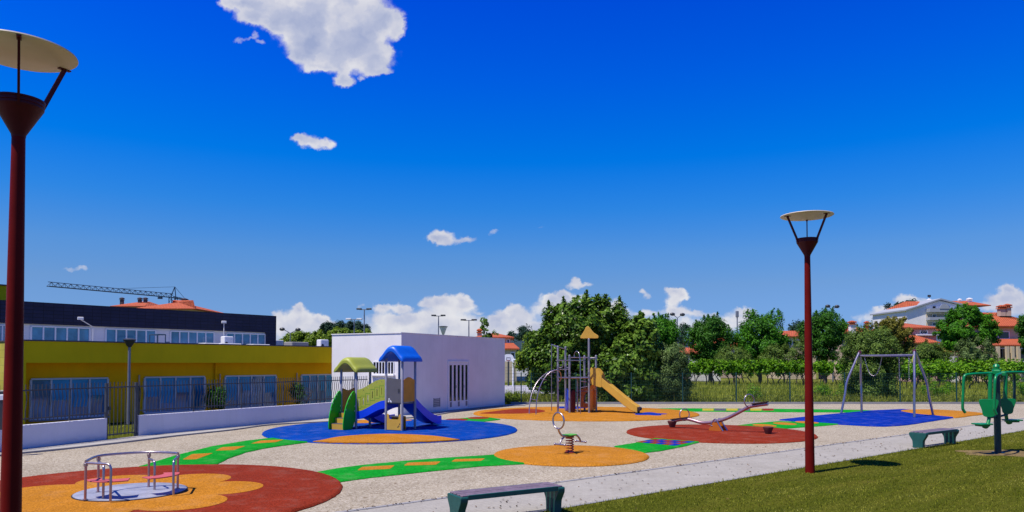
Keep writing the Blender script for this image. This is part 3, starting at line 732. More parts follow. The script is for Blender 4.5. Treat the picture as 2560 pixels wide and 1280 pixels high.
# swing mat blue with an orange half
sw = cr2([G(1948, 1051), G(2030, 1042), G(2102, 1035), G(2180, 1028)], 6) + cr2([G(2257, 1024.5), G(2330, 1027), G(2400, 1035), G(2384, 1045)], 6)[0:0] + [G(2257, 1024.5), G(2330, 1030), G(2384, 1044.5)] + cr2([G(2384, 1045.5), G(2330, 1054), G(2270, 1063), G(2214, 1067), G(2168, 1066)], 5) + [G(2097, 1062)]
t = rubber_mat(dense(sw), T1, M['rub_deepblue'], 'deep blue mat with orange half under the metal swing frame', 6)
mb = MB(); og = cr2([G(2250, 1029.5), G(2262, 1027), G(2322, 1026), G(2390, 1029), G(2459, 1035.5), G(2425, 1041), G(2388, 1045.3), G(2340, 1041.5), G(2290, 1037), G(2258, 1032)], 6, True)
mat_mesh(og, T1 + .006, seed=9).build('orange_half', M['rub_orange'], t, smooth=True)
# green connecting paths
def green(px, label, seed, top=T2):
    return rubber_mat(dense([G(*p) for p in px]), top, M['rub_green'], label, seed, 'green rubber connecting paths')
t = green([(343, 1170), (437, 1141), (526, 1118.6), (615, 1104), (704, 1094), (760, 1097), (806, 1102), (704, 1115.6), (655, 1123), (615, 1132), (570, 1148), (532, 1167)], 'green path strip with three orange bars between the red flower mat and the blue mat', 11)
for q in ([(456, 1153), (480, 1139.5), (533, 1136.5), (490, 1152.7)], [(538, 1130.5), (556, 1121.6), (613.6, 1118.6), (585, 1129)], [(627, 1112.7), (651, 1105), (710, 1102), (689, 1109)]):
    inset_patch('orange_bar', round_poly([G(*p) for p in q], .07), M['rub_orange'], t, T2 + .004)
t = green([(780, 1185), (840, 1174), (900, 1166), (1000, 1156), (1100, 1148), (1240, 1139), (1330, 1160), (1200, 1167), (1080, 1179), (930, 1195), (838, 1208)], 'green path strip with three orange bars between the red flower mat and the spring rider', 12)
for q in ([(893, 1180.5), (905, 1172), (987, 1167.5), (975, 1177)], [(1009, 1168.5), (1020, 1161), (1102, 1158), (1090, 1166.5)], [(1128, 1158.5), (1138, 1152.3), (1213, 1150.3), (1203, 1156.5)]):
    inset_patch('orange_bar', round_poly([G(*p) for p in q], .07), M['rub_orange'], t, T2 + .004)
t = green([(1535, 1117.5), (1585, 1109.5), (1671, 1089), (1720, 1092), (1773, 1097), (1771, 1101), (1710, 1117), (1649, 1129), (1612, 1133), (1570, 1125)], 'short green path with red and blue chequers between spring rider and seesaw', 13)
qa, qb, qc, qd = [Vector(G(*p)) for p in ((1590, 1108.5), (1637, 1100.5), (1737, 1107.5), (1687, 1118))]
for mi, (nm, mm) in enumerate((('red_squares', 'rub_red'), ('blue_squares', 'rub_deepblue'))):
    mb = MB()
    for i in range(3):
        for j in range(6):
            if (i + j) % 2 != mi: continue
            def bl(a, b): return (qa.lerp(qd, b).lerp(qb.lerp(qc, b), a))
            cs = [bl(i / 3, j / 6), bl((i + 1) / 3, j / 6), bl((i + 1) / 3, (j + 1) / 6), bl(i / 3, (j + 1) / 6)]
            mb.prism([(p.x, p.y) for p in cs], T2 - .02, T2 + .004)
    mb.build(nm, M[mm], t)
t = green([(1085, 1056), (1130, 1049.5), (1174, 1045.5), (1215, 1044), (1252, 1049.5), (1205, 1055.5), (1160, 1058)], 'small green path with two red dots behind the blue play house mat', 14)
for c in ((1142, 1051.6), (1196, 1047.2)): inset_patch('red_dot', circ(G(*c), .48, 40, .62), M['rub_red'], t, T2 + .004)
t = green([(1835, 1066), (1885, 1060), (1943, 1055), (2020, 1056.5), (2100, 1061.5), (2050, 1066), (1943, 1073.5), (1890, 1070)], 'green path with three orange dots between seesaw mat and swing mat', 15)
for c in ((1911, 1066.3), (1962, 1061.7), (2017, 1058.3)): inset_patch('orange_dot', circ(G(*c), .42, 40, .62), M['rub_orange'], t, T2 + .004)
t = green([(1606, 1023), (1700, 1022.3), (1850, 1023), (2000, 1024.3), (2130, 1026), (2187, 1027.6), (2160, 1031.5), (2000, 1031), (1850, 1030), (1700, 1029), (1630, 1029.3)], 'long thin green path with coloured squares along the back fence', 16)
for i, mm in enumerate(('rub_yellow', 'rub_grey', 'rub_yellow', 'rub_grey', 'rub_yellow', 'rub_red')):
    ua = 1756 + i * 30; q = [G(ua, 1023.4), G(ua + 28, 1023.5), G(ua + 28, 1028.7), G(ua, 1028.6)]
    inset_patch('coloured_square', q, M[mm], t, T2 + .004)
# ------------------------------------------------------------------ street lamps
def lamp(name, x, y, turn, label, dr=1.0):
    t = thing('street_lamp', label, 'street lamp', (x, y, 0), 0, 'red park lamps with cream discs')
    L = lambda mb, n, m, sm=True: mb.build(n, m, t, smooth=sm, local=True)
    L(MB().lathe([(0.105, -0.1), (0.102, 0.4), (0.085, 2.6), (0.064, 4.94)], n=24), 'pole', M['lamp_red'])
    L(MB().lathe([(0.066, 4.93), (0.07, 4.96), (0.225, 5.24), (0.232, 5.25), (0.232, 5.262), (0.226, 5.266), (0.226, 5.28), (0.238, 5.284), (0.238, 5.298), (0.23, 5.302), (0.23, 5.318), (0.243, 5.322), (0.243, 5.34), (0.205, 5.34), (0.19, 5.2), (0.06, 5.1)], n=32), 'cone', M['lamp_dark'])
    mb = MB()
    for a in (turn, turn + 120, turn + 240):
        a = rad(a); c, s = math.cos(a), math.sin(a); tx, ty = -s, c
        w_, th = 0.022, 0.011
        p = [(0.20 * c, 0.20 * s, 5.22), (0.475 * c, 0.475 * s, 5.84)]
        dx, dz = 0.275, 0.62; ln = math.hypot(dx, dz); nx, nz_ = dz / ln, -dx / ln
        vs = []
        for q in p:
            for sa, sb in ((-1, -1), (1, -1), (1, 1), (-1, 1)):
                vs.append((q[0] + tx * w_ * .55 * sa + c * nx * w_ * sb, q[1] + ty * w_ * .55 * sa + s * nx * w_ * sb, q[2] + nz_ * w_ * sb))
        mb.add(vs, [(0, 3, 2, 1), (4, 5, 6, 7), (0, 1, 5, 4), (1, 2, 6, 5), (2, 3, 7, 6), (3, 0, 4, 7)])
        mb.box((0.475 * c, 0.475 * s, 5.843), (0.13, 0.045, 0.012), a)
    L(mb, 'arms', M['lamp_dark'], False)
    L(MB().lathe([(r_ * dr, z_) for r_, z_ in ((0.0, 5.853), (0.30, 5.850), (0.555, 5.850), (0.575, 5.862), (0.57, 5.875), (0.3, 5.90), (0.0, 5.91))], n=64), 'reflector_disc', M['lamp_disc'])
    return t
lp = G(2025, 1183); lamp('street_lamp', lp[0], lp[1], 67.5, 'dark red street lamp standing on the grass edge by the path, right of the seesaw')
lamp('street_lamp', -5.325, 7.70, -57, 'tall dark red street lamp close to the viewer, in front of the merry-go-round', .94)

# ------------------------------------------------------------------ merry-go-round
mx, my = RC[0] - .05, RC[1] + .05; z0 = T1 + .004
t = thing('merry_go_round', 'steel merry-go-round with salmon seats and curved handrail on the flower mat', 'merry-go-round', (mx, my, z0))
MB().lathe([(0.955, 0.0), (0.955, 0.018), (0.945, 0.022), (0.0, 0.028)], n=72).build('turntable', M['disc'], t, smooth=True, local=True)
MB().lathe([(0.975, 0.0), (0.975, 0.010), (0.957, 0.012)], n=72).build('rim', M['dark_gap'], t, local=True)
def mpos(u, v): g = G(u, v, z0 + .02); return (g[0] - mx, g[1] - my)
posts = {'A': (213, 1250), 'B': (245, 1231), 'C': (371.5, 1218), 'D': (444, 1222)}
P_ = {k: mpos(*p) for k, p in posts.items()}
sw2 = {'A': (276, 1254), 'B': (258, 1246), 'C': (386, 1225), 'D': (433, 1237)}
Q_ = {k: mpos(*p) for k, p in sw2.items()}
ZR = 0.70
for k in 'ABCD':
    MB().tube([(*P_[k], 0.02), (*P_[k], ZR)], 0.022, 12).build('post', M['red_reflect_steel'], t, smooth=True, local=True)
# main rail, an arc through the four posts
rl = cr([(*P_['A'], ZR), (P_['B'][0] * .98, P_['B'][1] * 1.0, ZR)] + [((P_['B'][0] + P_['C'][0]) / 2 - .01, (P_['B'][1] + P_['C'][1]) / 2 + .12, ZR)] + [(*P_['C'], ZR), ((P_['C'][0] + P_['D'][0]) / 2 + .02, (P_['C'][1] + P_['D'][1]) / 2 + .04, ZR), (*P_['D'], ZR)], 8)
MB().tube(rl, 0.024, 12).build('handrail', M['steel'], t, smooth=True, local=True)
def bent(name, pk, qk, zt):
    p = Vector((*P_[pk], zt)); q = Vector((*Q_[qk], 0.02)); d = Vector((q.x - p.x, q.y - p.y, 0)); L = d.length; d.normalize()
    pts = [p, p + d * (L - .10), p + d * (L - .03) + Vector((0, 0, -.02)), Vector((q.x, q.y, zt - .09)), q]
    MB().tube([pts[0]] + cr(pts[1:4], 5) + [pts[4]], 0.022, 12).build('seat_rail', M['steel'], t, smooth=True, local=True)
bent('seat_rail', 'A', 'A', ZR - .03); bent('seat_rail', 'B', 'B', ZR - .1); bent('seat_rail', 'C', 'C', ZR - .13); bent('seat_rail', 'D', 'D', ZR - .06)
for (cu, cv, s) in ((247, 1206, 1), (418, 1189, -1)):
    c = G(cu, cv, z0 + .34); cx, cy = c[0] - mx, c[1] - my
    # crescent shaped seat bulging outwards
    an = math.atan2(cy, cx); o = []
    for i in range(17):
        a = -1.15 + 2.3 * i / 16; o.append((math.cos(an + a * .42) * (.93 - .07 * a * a), math.sin(an + a * .42) * (.93 - .07 * a * a)))
    for i in range(13):
        a = 1.15 - 2.3 * i / 12; rr = .60 + .09 * math.cos(a * 1.36) - .05; o.append((math.cos(an + a * .44) * rr, math.sin(an + a * .44) * rr))
    MB().prism(o, .325, .347).build('seat', M['p_seat'], t, local=True, bevel=.006)
for k in 'ABCD':
    mb = MB(); mb.lathe([(0.03, ZR - .09), (0.036, ZR - .085), (0.036, ZR - .035), (0.03, ZR - .03)], (*P_[k], 0), 12); mb.lathe([(0.042, 0.02), (0.042, 0.034), (0.026, 0.036)], (*P_[k], 0), 12)
    build_each(mb, 'collar', M['steel'], t, smooth=True, local=True)

# ------------------------------------------------------------------ play house with two roofs
e1 = Vector((.903, -.43, 0)).normalized(); e2 = Vector((-e1.y, e1.x, 0)); UZ = Vector((0, 0, 1))
bB = G(1005, 1081); B_ = Vector((bB[0], bB[1], 0)); fF = G(885, 1076); F_ = Vector((fF[0], fF[1], 0)); F_ = B_ - e1 * ((B_ - F_).dot(e1))
wS, dS = .70, .84; zb = T1
t = thing('play_house', 'small play house with lime roof and blue roof joined by a lime bridge', 'play house', (B_.x - .7, B_.y, 0))
def post(p, z1, m='galv', r=.047, nm='post'): MB().tube([p + UZ * zb, p + UZ * (z1 - .012), p + UZ * z1], [r, r, r * .8], 14).build(nm, M[m], t, smooth=True)
A_ = B_ - e1 * wS; C_ = B_ + e2 * dS; D_ = A_ + e2 * dS
E_ = F_ - e1 * wS; G_ = F_ + e2 * dS; H_ = E_ + e2 * dS
for p in (A_, B_, C_, D_): post(p, 2.68)
for p in (E_, F_, G_, H_): post(p, 2.30)
def pagoda(c, zE, hx, hy, h, mat):
    """pillowy roof: bell profile across e1, ridge along e2, thick drooping lips"""
    N_ = 28; xs = [-1 + 2 * i / N_ for i in range(N_ + 1)]; bell = lambda a: 0.5 + 0.5 * math.cos(math.pi * min(1, a) ** 1.25)
    rows = []; ys = [-1, -.985, -.95, -.88, -.7, -.35, 0, .35, .7, .88, .95, .985, 1]
    for y in ys:
        k = max(0, (abs(y) - .7) / .3); rnd = 1 - .30 * k ** 2.4; sc = 1 - .06 * k ** 3
        top = []; bot = []
        for x in xs:
            a = abs(x); lip = max(0, (a - .86) / .14)
            zt_ = h * bell(a) * (1 - .10 * k ** 2) + .17 * rnd - .09 * lip ** 2.2
            zb_ = h * bell(a) * .86 - .02 - .03 * math.sin(min(1, a) * math.pi)
            if k > .9: m_ = (zt_ + zb_) / 2; q_ = (k - .9) / .1; zt_ = zt_ + (m_ - zt_) * q_ * .45; zb_ = zb_ + (m_ - zb_) * q_ * .45
            top.append(c + e1 * (x * hx * sc) + e2 * (y * hy) + UZ * (zE + zt_)); bot.append(c + e1 * (x * hx * sc * .985) + e2 * (y * hy) + UZ * (zE + zb_))
        rows.append(top + bot[::-1])
    mb = MB(); mb.grid(rows, close_u=True); n = len(rows[0])
    for r_, rev in ((rows[0], False), (rows[-1], True)):
        m = n // 2; fs = [(i, i + 1, n - 2 - i, n - 1 - i) for i in range(m - 1)]
        mb.add(r_, [f[::-1] if rev else f for f in fs])
    return mb.build('roof', M[mat], t, smooth=True)
pagoda((A_ + C_) / 2, 2.56, .55, .66, .40, 'p_roofblue')
pagoda((E_ + G_) / 2, 2.16, .56, .66, .38, 'p_lime')
# floors
zR, zL = 1.03, .60
for (o, z, nm) in ((A_, zR, 'floor'), (E_, zL, 'floor')):
    MB().plate([(.02, .02), (wS - .02, .02), (wS - .02, dS - .02), (.02, dS - .02)], o + UZ * z, e1, e2, .05).build(nm, M['p_grey'], t)
# panels of the right tower
def wavy(w, zb_, zt, k=1, amp=.06):
    top = [(w * (1 - i / 16), zt + amp * math.cos((1 - i / 16) * 2 * math.pi * k)) for i in range(17)]
    return [(0, zb_), (w, zb_)] + top
MB().plate(wavy(wS - .08, zR + .03, 1.93, .5, .02), A_ + e1 * .04, e1, UZ, .025).build('grey_panel', M['p_grey'], t)
MB().box(A_ + e1 * (wS - .14) - e2 * .02 + UZ * 1.5, (.05, .03, .12), math.atan2(e1.y, e1.x)).build('latch', M['fixture'], t)
mb = MB()
for i, (x, z) in enumerate(((.12, 1.16), (.17, 1.10), (.21, 1.07), (.10, 1.08))): mb.plate(round_poly([(x, z), (x + .035, z - .02), (x + .045, z + .05), (x + .01, z + .06)], .02, 2), A_ - e2 * .0155, e1, UZ, .006)
build_each(mb, 'emblem_mark', M['white_frame'], t)
MB().plate(wavy(dS - .08, zR + .05, 1.93, 1, -.05), B_ + e2 * .04, e2, UZ, .025).build('ochre_panel', M['p_brown'], t)
MB().plate(wavy(dS - .08, zR + .05, 1.96, 1, -.05), A_ + e2 * .04, e2, UZ, .025).build('lime_arch', M['p_lime'], t) if False else None
# yellow counter at the foot of the right tower
out = [(0, .02), (wS - .08, .02), (wS - .08, .60), (wS - .17, .57), (wS - .19, .42), (wS - .24, .40), (.16, .40), (.11, .42), (.09, .57), (0, .60)]
MB().plate(out, A_ + e1 * .04 + UZ * zb, e1, UZ, .025).build('counter_front', M['p_yellow'], t)
MB().plate([(0, .02), (wS - .08, .02), (wS - .08, .5), (0, .5)], A_ + e1 * .04 + e2 * .30 + UZ * zb, e1, UZ, .02).build('counter_back', M['p_brown'], t)
MB().plate([(.03, 0), (wS - .11, 0), (wS - .11, .28), (.03, .28)], A_ + e1 * .04 + e2 * .015 + UZ * (zb + .50), e1, e2, .025).build('counter_shelf', M['p_grey'], t)
mb = MB()
for x, z in ((.53, .17), (.56, .24), (.49, .13)): mb.plate([(x + .022 * math.cos(k * .7), z + .022 * math.sin(k * .7)) for k in range(9)], A_ + e1 * .04 - e2 * .0155 + UZ * zb, e1, UZ, .006)
build_each(mb, 'counter_dot', M['rubber_black'], t)
# panel of the left tower
MB().plate(wavy(dS - .08, zL + .03, 1.50, 1, .04), E_ + e2 * .04, e2, UZ, .025).build('ochre_panel', M['p_brown'], t)
MB().plate(wavy(wS - .08, zL + .03, 1.44, 1, .04), H_ + e1 * .04, e1, UZ, .025).build('ochre_panel', M['p_brown'], t) if False else None
# bridge between the towers
Lb = (A_ - F_).length
def bz(x): s_ = x / Lb; return .62 + (1.06 - .62) * (s_ * s_ * (3 - 2 * s_)) + .0
def topz(x): s_ = x / Lb; return 1.50 + (1.90 - 1.50) * (0.5 - .5 * math.cos(math.pi * min(1, s_ * 1.12))) - .05 * max(0, s_ - .85)
N = 24
side = [(Lb * i / N, bz(Lb * i / N)) for i in range(N + 1)] + [(Lb * (1 - i / N), topz(Lb * (1 - i / N))) for i in range(N + 1)]
holes = []
for k in range(6):
    x = .12 + k * (Lb - .24) / 5.0 * .94; zc = (bz(x) + topz(x)) / 2 - .05 + .05 * (k > 2); hh = .13
    holes.append([(x - .016, zc - hh), (x + .016, zc - hh), (x + .016, zc + hh), (x - .016, zc + hh)])
    holes.append([(x - .013, topz(x) - .07), (x + .013, topz(x) - .062), (x + .013, topz(x) - .105), (x - .013, topz(x) - .105)])
for off in (.0, dS):
    MB().plate_holes(side, holes, F_ + e2 * off, e1, UZ, .025).build('bridge_side', M['p_lime'], t)
mb = MB()
for k in range(6):      # routed outlines round each slot
    x = .12 + k * (Lb - .24) / 5.0 * .94; zc = (bz(x) + topz(x)) / 2 - .05 + .05 * (k > 2)
    for (x0, x1, z0_, z1_) in ((x - .10, x + .10, zc + .20, zc + .206), (x - .10, x + .10, zc - .206, zc - .20), (x - .106, x - .10, zc - .2, zc + .2), (x + .10, x + .106, zc - .2, zc + .2)):
        mb.plate([(x0, z0_), (x1, z0_), (x1, z1_), (x0, z1_)], F_ - e2 * .0145, e1, UZ, .006)
build_each(mb, 'groove', M['p_seatgreen'], t)
rows = [[F_ + e1 * (Lb * i / N) + e2 * y + UZ * (bz(Lb * i / N) + dz) for y, dz in ((-.03, .07), (-.03, -.22), (dS + .03, -.22), (dS + .03, .07), (dS - .02, .02), (.02, .02))] for i in range(N + 1)]
mb = MB(); mb.grid(rows, close_u=True); mb.add(rows[0], [tuple(range(6))]); mb.add(rows[-1], [(5, 4, 3, 2, 1, 0)]); mb.build('bridge_deck', M['p_blue'], t, smooth=True)
# slides leaving the back of both towers
def slide(org, wid, z0_, run, mat, nm='slide'):
    prof = []
    for i in range(15):
        s_ = i / 14; x = run * s_
        z = z0_ * (1 - s_) ** 1.15 + .13 * s_ ** 3 + .10 * math.sin(math.pi * s_) * -.6
        prof.append((x, max(.16, z)))
    rows = []
    for x, z in prof:
        h = .26
        rows.append([org + e2 * x + e1 * y + UZ * (z + zz) for y, zz in ((0, h), (0, -.06), (wid, -.06), (wid, h), (wid - .05, h), (wid - .06, .03), (.06, .03), (.05, h))])
    mb = MB(); mb.grid(rows, close_u=True); mb.add(rows[0], [tuple(range(8))]); mb.add(rows[-1], [tuple(range(7, -1, -1))])
    mb.tube([org + e2 * (run - .25) + e1 * (wid / 2) + UZ * .03, org + e2 * (run - .25) + e1 * (wid / 2) + UZ * .2], .05, 10)
    return mb.build(nm, M[mat], t, smooth=True)
slide(D_ + e1 * .06, wS - .12, zR, 2.0, 'p_blue'); slide(H_ + e1 * .06, wS - .12, zL, 1.75, 'p_blue')
# stairs at the left tower with green leaf-shaped cheeks
leaf = cr2([(-.02, .04), (-.02, 1.10), (-.06, 1.36), (-.18, 1.38), (-.40, 1.17), (-.58, .86), (-.70, .48), (-.74, .14), (-.68, .0), (-.30, .0), (-.16, .10), (-.06, .30)], 5, True)
for p in (E_ + e1 * .02, F_ - e1 * .02): MB().plate(leaf, p + UZ * zb, e2, UZ, .03).build('stair_cheek', M['p_green'], t, bevel=.006)
mb = MB()
for s_ in (.02, wS - .02 + .0):
    for (x, z) in ((-.30, 1.22), (-.38, 1.10), (-.50, .92), (-.60, .70), (-.10, .62), (-.08, .8)):
        mb.plate([(x, z), (x + .012, z), (x + .02, z + .07), (x + .006, z + .07)], E_ + e1 * s_ + e1 * (-.017) + UZ * zb, e2, UZ, .006)
        mb.plate([(x, z), (x + .012, z), (x + .02, z + .07), (x + .006, z + .07)], E_ + e1 * s_ + e1 * (.017) + UZ * zb, e2, UZ, .006)
build_each(mb, 'grip_mark', M['white_frame'], t)
for k in range(3):
    y0 = -.62 + k * .22; z = .20 + k * .19
    MB().plate([(.05, 0 if k == 0 else z - .19), (wS - .05, 0 if k == 0 else z - .19), (wS - .05, z), (.05, z)], E_ + e2 * y0 + UZ * (zb + (.0)), e1, UZ, .022).build('stair_riser', M['p_yellow'], t)
    MB().plate([(.04, -.01), (wS - .04, -.01), (wS - .04, .25), (.04, .25)], E_ + e2 * y0 + UZ * (zb + z + .013), e1, e2, .022).build('stair_tread', M['p_grey'], t)

# ------------------------------------------------------------------ climbing frame with the yellow slide
def PT(u, v): g = G(u, v); return Vector((g[0], g[1], 0))
K1 = PT(1395, 1031.6); K2 = PT(1414, 1029.6); K3 = PT(1424, 1034.6); K4 = PT(1444, 1032.4); K5 = PT(1461.5, 1029.6); K6 = PT(1472.7, 1034.6); K7 = PT(1490.5, 1030.6)
t = thing('climbing_frame', 'steel climbing frame with yellow slide, arched ladder and yellow sail', 'climbing frame', (K3.x, K3.y, 0))
def ZT(v, p): return D(0, v, p.y)[2]
def rod(nm, pts, r=.022, m='steel', n=10): return MB().tube(pts, r, n).build(nm, M[m], t, smooth=True)
def capped(p, z1, r=.052):
    MB().lathe([(r, zb - .02), (r, z1 - .12), (r * .9, z1 - .118), (r * .9, z1 - .09), (r * 1.02, z1 - .085), (r * 1.02, z1 - .05), (r * .75, z1 - .015), (r * .2, z1)], (p.x, p.y, 0), 16).build('post', M['galv'], t, smooth=True)
for p, v in ((K1, 864), (K2, 865.5), (K3, 886.5), (K5, 888), (K7, 887.5)): capped(p, ZT(v, p))
capped(K4, 1.75, .045); capped(K6, ZT(845, K6))
# cross rails and brackets
zr1, zr2, zp = 2.76, 2.62, 1.79
rod('top_rail', [K3 + UZ * zr1, K6 + UZ * zr1]); rod('top_rail', [K6 + UZ * 2.70, K7 + UZ * 2.70]); rod('top_rail', [K5 + UZ * zr1, K7 + UZ * zr1])
rod('top_rail', [K1 + UZ * zr2, K3 + UZ * zr2]); rod('top_rail', [K2 + UZ * zr2, K5 + UZ * zr2]); rod('top_rail', [K3 + UZ * 2.62, K5 + UZ * 2.62])
pole = PT(1379, 1029.8); zpole = ZT(861, pole); rod('fire_pole', [pole + UZ * zb, pole + UZ * zpole], .02)
rod('pole_bar', [pole + UZ * zpole, K1 + UZ * (ZT(867, K1)), K2 + UZ * ZT(873, K2)], .026)
mb = MB()
for p, zs in ((K1, (2.62, 2.3, 1.8)), (K2, (2.62, 2.3, 1.8)), (K3, (zr1, 2.62, 1.8, 2.0)), (K6, (2.76, 1.8, 2.0, 2.7)), (K5, (2.7, 1.8)), (K7, (2.74, 1.8))):
    for z in zs: mb.lathe([(.04, z - .05), (.068, z - .045), (.068, z + .045), (.04, z + .05)], (p.x, p.y, 0), 14)
build_each(mb, 'clamp', M['steel'], t, smooth=True)
for a in (K1, K2):
    q = a + Vector((.22, -.10, 0)); mb = MB(); mb.tube(cr([a + UZ * 2.62, q + UZ * 2.58, q + UZ * 2.3, a + UZ * 2.24], 5), .022, 8); mb.build('grab_handle', M['steel'], t, smooth=True)
# platform
q = [K3, K6, K7, K5]; cen = sum(q, Vector()) / 4; mb = MB()
mb.prism([(p.x + (cen.x - p.x) * .05, p.y + (cen.y - p.y) * .05) for p in q], zp - .06, zp); mb.build('platform', M['p_grey'], t)
mb = MB(); mb.prism([(p.x, p.y) for p in (K1, K3, K5, K2)], zp - .05, zp - .005); mb.build('platform', M['p_grey'], t)
mb = MB(); mb.tube([K1 + UZ * (zp - .03), K3 + UZ * (zp - .03), K6 + UZ * (zp - .03)], .032, 8); mb.build('platform_rail', M['steel'], t, smooth=True)
# bow pole
bp = PT(1451, 1037); bq = K3.lerp(K6, .42)
rod('bow_pole', [bp + UZ * zb, bp + UZ * 2.6] + cr([bp + UZ * 2.6, bp + Vector((-.05, .1, 2.95)), bp.lerp(bq, .5) + Vector((-.12, 0, 3.06)), bq + Vector((-.15, .1, 2.95)), bq + Vector((-.15, .1, 2.75))], 5)[1:], .021)
rod('foot_rung', [bp + UZ * 1.30, bp + Vector((.35, .1, 1.36))], .02); rod('foot_rung', [bp + UZ * 1.62, bp + Vector((.30, .1, 1.58))], .02)
# arched ladder
a1, a2 = PT(1323, 1036.8), PT(1340, 1039)
def arc(base, tipu, tipv, ty, ctr):
    tip = Vector(D(tipu, tipv, ty)); pts = []
    for i in range(17):
        s_ = i / 16; th = s_ * math.pi / 2
        pts.append(Vector((base.x + (tip.x - base.x) * (1 - math.cos(th)), base.y + (tip.y - base.y) * s_, zb + (tip.z - zb) * math.sin(th) ** .9)))
    return pts
arcA = arc(a1, 1399, 923.5, K1.y, 0); arcB = arc(a2, 1393, 925, a2.y + .4, 0)
rod('ladder_arc', arcA + [K3 + UZ * (ZT(923.5, K3))], .024)
tipB = arcB[-1]
rod('ladder_arc', arcB + cr([tipB, tipB + Vector((.16, .2, -.12)), tipB + Vector((.22, .5, -.42)), tipB + Vector((.14, .9, -.56)), K1 + UZ * 1.80], 5)[1:], .024)
for k in (3, 6, 9, 11, 13):
    p, q = arcB[k], arcA[k]; m_ = (p + q) / 2 + Vector((.22, 0, -.06))
    rod('rung', cr([p, p.lerp(m_, .8), m_, q.lerp(m_, .8), q], 4), .017)
# sail on the tall post
sc = K6 + UZ * ZT(845, K6); sh = cr2([(-.40, .0), (-.36, .10), (-.20, .34), (-.12, .50), (-.02, .54), (.08, .46), (.26, .24), (.46, .10), (.50, .02), (.44, -.05), (.1, -.05), (-.33, -.05)], 5, True)
ax_ = Vector((.96, -.28, 0))
MB().plate(sh, sc + UZ * .03 - Vector((.02, 0, 0)), ax_, UZ, .06).build('sail', M['p_yellow'], t, bevel=.015)
# slide
s0 = K6.lerp(K7, .5); f = Vector((.925, -.38, 0)); lat = Vector((.38, .925, 0)); n_ = 18; Ls = PT(1600, 1034.6); run = (Ls - s0).dot(f)
rows = []; wd_ = .62
for i in range(n_ + 1):
    s_ = i / n_; x = run * s_
    zz = zp + .04 if s_ < .05 else (zp - (zp - .30) * ((s_ - .05) / .80) if s_ < .85 else .30 - .1 * math.sin((s_ - .85) / .15 * math.pi / 2))
    if .75 < s_ < .95: zz += .03
    h = .30 - .10 * max(0, s_ - .8) / .2
    if s_ < .06: h = .42
    o = s0 + f * x - lat * (wd_ / 2)
    rows.append([o + lat * y + UZ * (zz + dz) for y, dz in ((0, h), (0, -.10), (.05, -.13), (wd_ - .05, -.13), (wd_, -.10), (wd_, h), (wd_ - .04, h + .02), (wd_ - .08, .05), (.08, .05), (.04, h + .02))])
mb = MB(); mb.grid(rows, close_u=True); mb.add(rows[0], [tuple(range(10))]); mb.add(rows[-1], [tuple(range(9, -1, -1))]); mb.build('slide', M['p_slide'], t, smooth=True)
for y in (-wd_ / 2 + .02, wd_ / 2 - .02):
    MB().plate(round_poly([(-.05, -.45), (.55, -.62), (.55, .02), (.30, .35), (-.05, .35)], .12), s0 + lat * y * 1.03 + UZ * (zp + .10), f, UZ, .04).build('slide_cheek', M['p_slide'], t)
mb = MB(); en = s0 + f * (run + .02); mb.tube([en - lat * .26 + UZ * .26, en + lat * .26 + UZ * .26], .10, 12); mb.tube([en + UZ * .04, en + UZ * .22], .04, 8); mb.build('slide_foot', M['rubber_black'], t, smooth=True)
# panels low in the frame
op = [(0, 0), (.74, 0), (.80, .12), (.76, .5), (.80, .84), (.70, .96), (.40, 1.0), (.10, .94), (0, .88), (.05, .5), (-.02, .15)]
hole = cr2([(.22, .24), (.56, .24), (.60, .45), (.55, .68), (.40, .78), (.25, .66), (.19, .45)], 4, True)
ob = Vector(D(1450, 1019, K4.y + .15)); MB().plate_holes(round_poly(op, .08, 3), [hole], ob, Vector((.98, -.15, 0)), UZ, .05).build('play_panel', M['p_orange'], t)
mb = MB(); mb.ball(ob + Vector((.40, -.03, .42)), .07, 10); mb.ball(ob + Vector((.40, -.03, .30)), .05, 10); mb.tube([ob + Vector((.2, 0, .36)), ob + Vector((.62, 0, .36))], .02, 8); mb.build('bead_bar', M['rubber_black'], t, smooth=True)
mb = MB(); mb.plate(round_poly([(0, 0), (.82, 0), (.82, 1.05), (.4, 1.12), (0, 1.05)], .1, 3), K2.lerp(K3, .06) + UZ * .12, (K3 - K2).normalized(), UZ, .04); mb.build('blue_panel', M['p_blue'], t)
mp = K3 + Vector((.08, .02, .14)); MB().plate(cr2([(0, 0), (.36, 0), (.36, .85), (.27, 1.0), (.12, 1.0), (0, .85)], 4, True), mp, (K4 - K3).normalized(), UZ, .05).build('maroon_panel', M['p_maroon'], t)
mb = MB(); mb.plate(cr2([(0, 0), (.9, 0), (1.0, .5), (.9, 1.1), (.4, 1.2), (0, 1.1), (-.08, .5)], 4, True), K6 + (K7 - K6) * .12 + UZ * .2, (K7 - K6).normalized(), UZ, .04); mb.build('ochre_panel', M['p_brown'], t)
rod('low_rail', [K4 + UZ * 1.10, K6 + UZ * 1.10], .022); rod('low_rail', [K3 + UZ * 1.02, K4 + UZ * 1.02], .022); rod('low_rail', [K6 + UZ * 1.15, K7 + UZ * 1.15], .022)

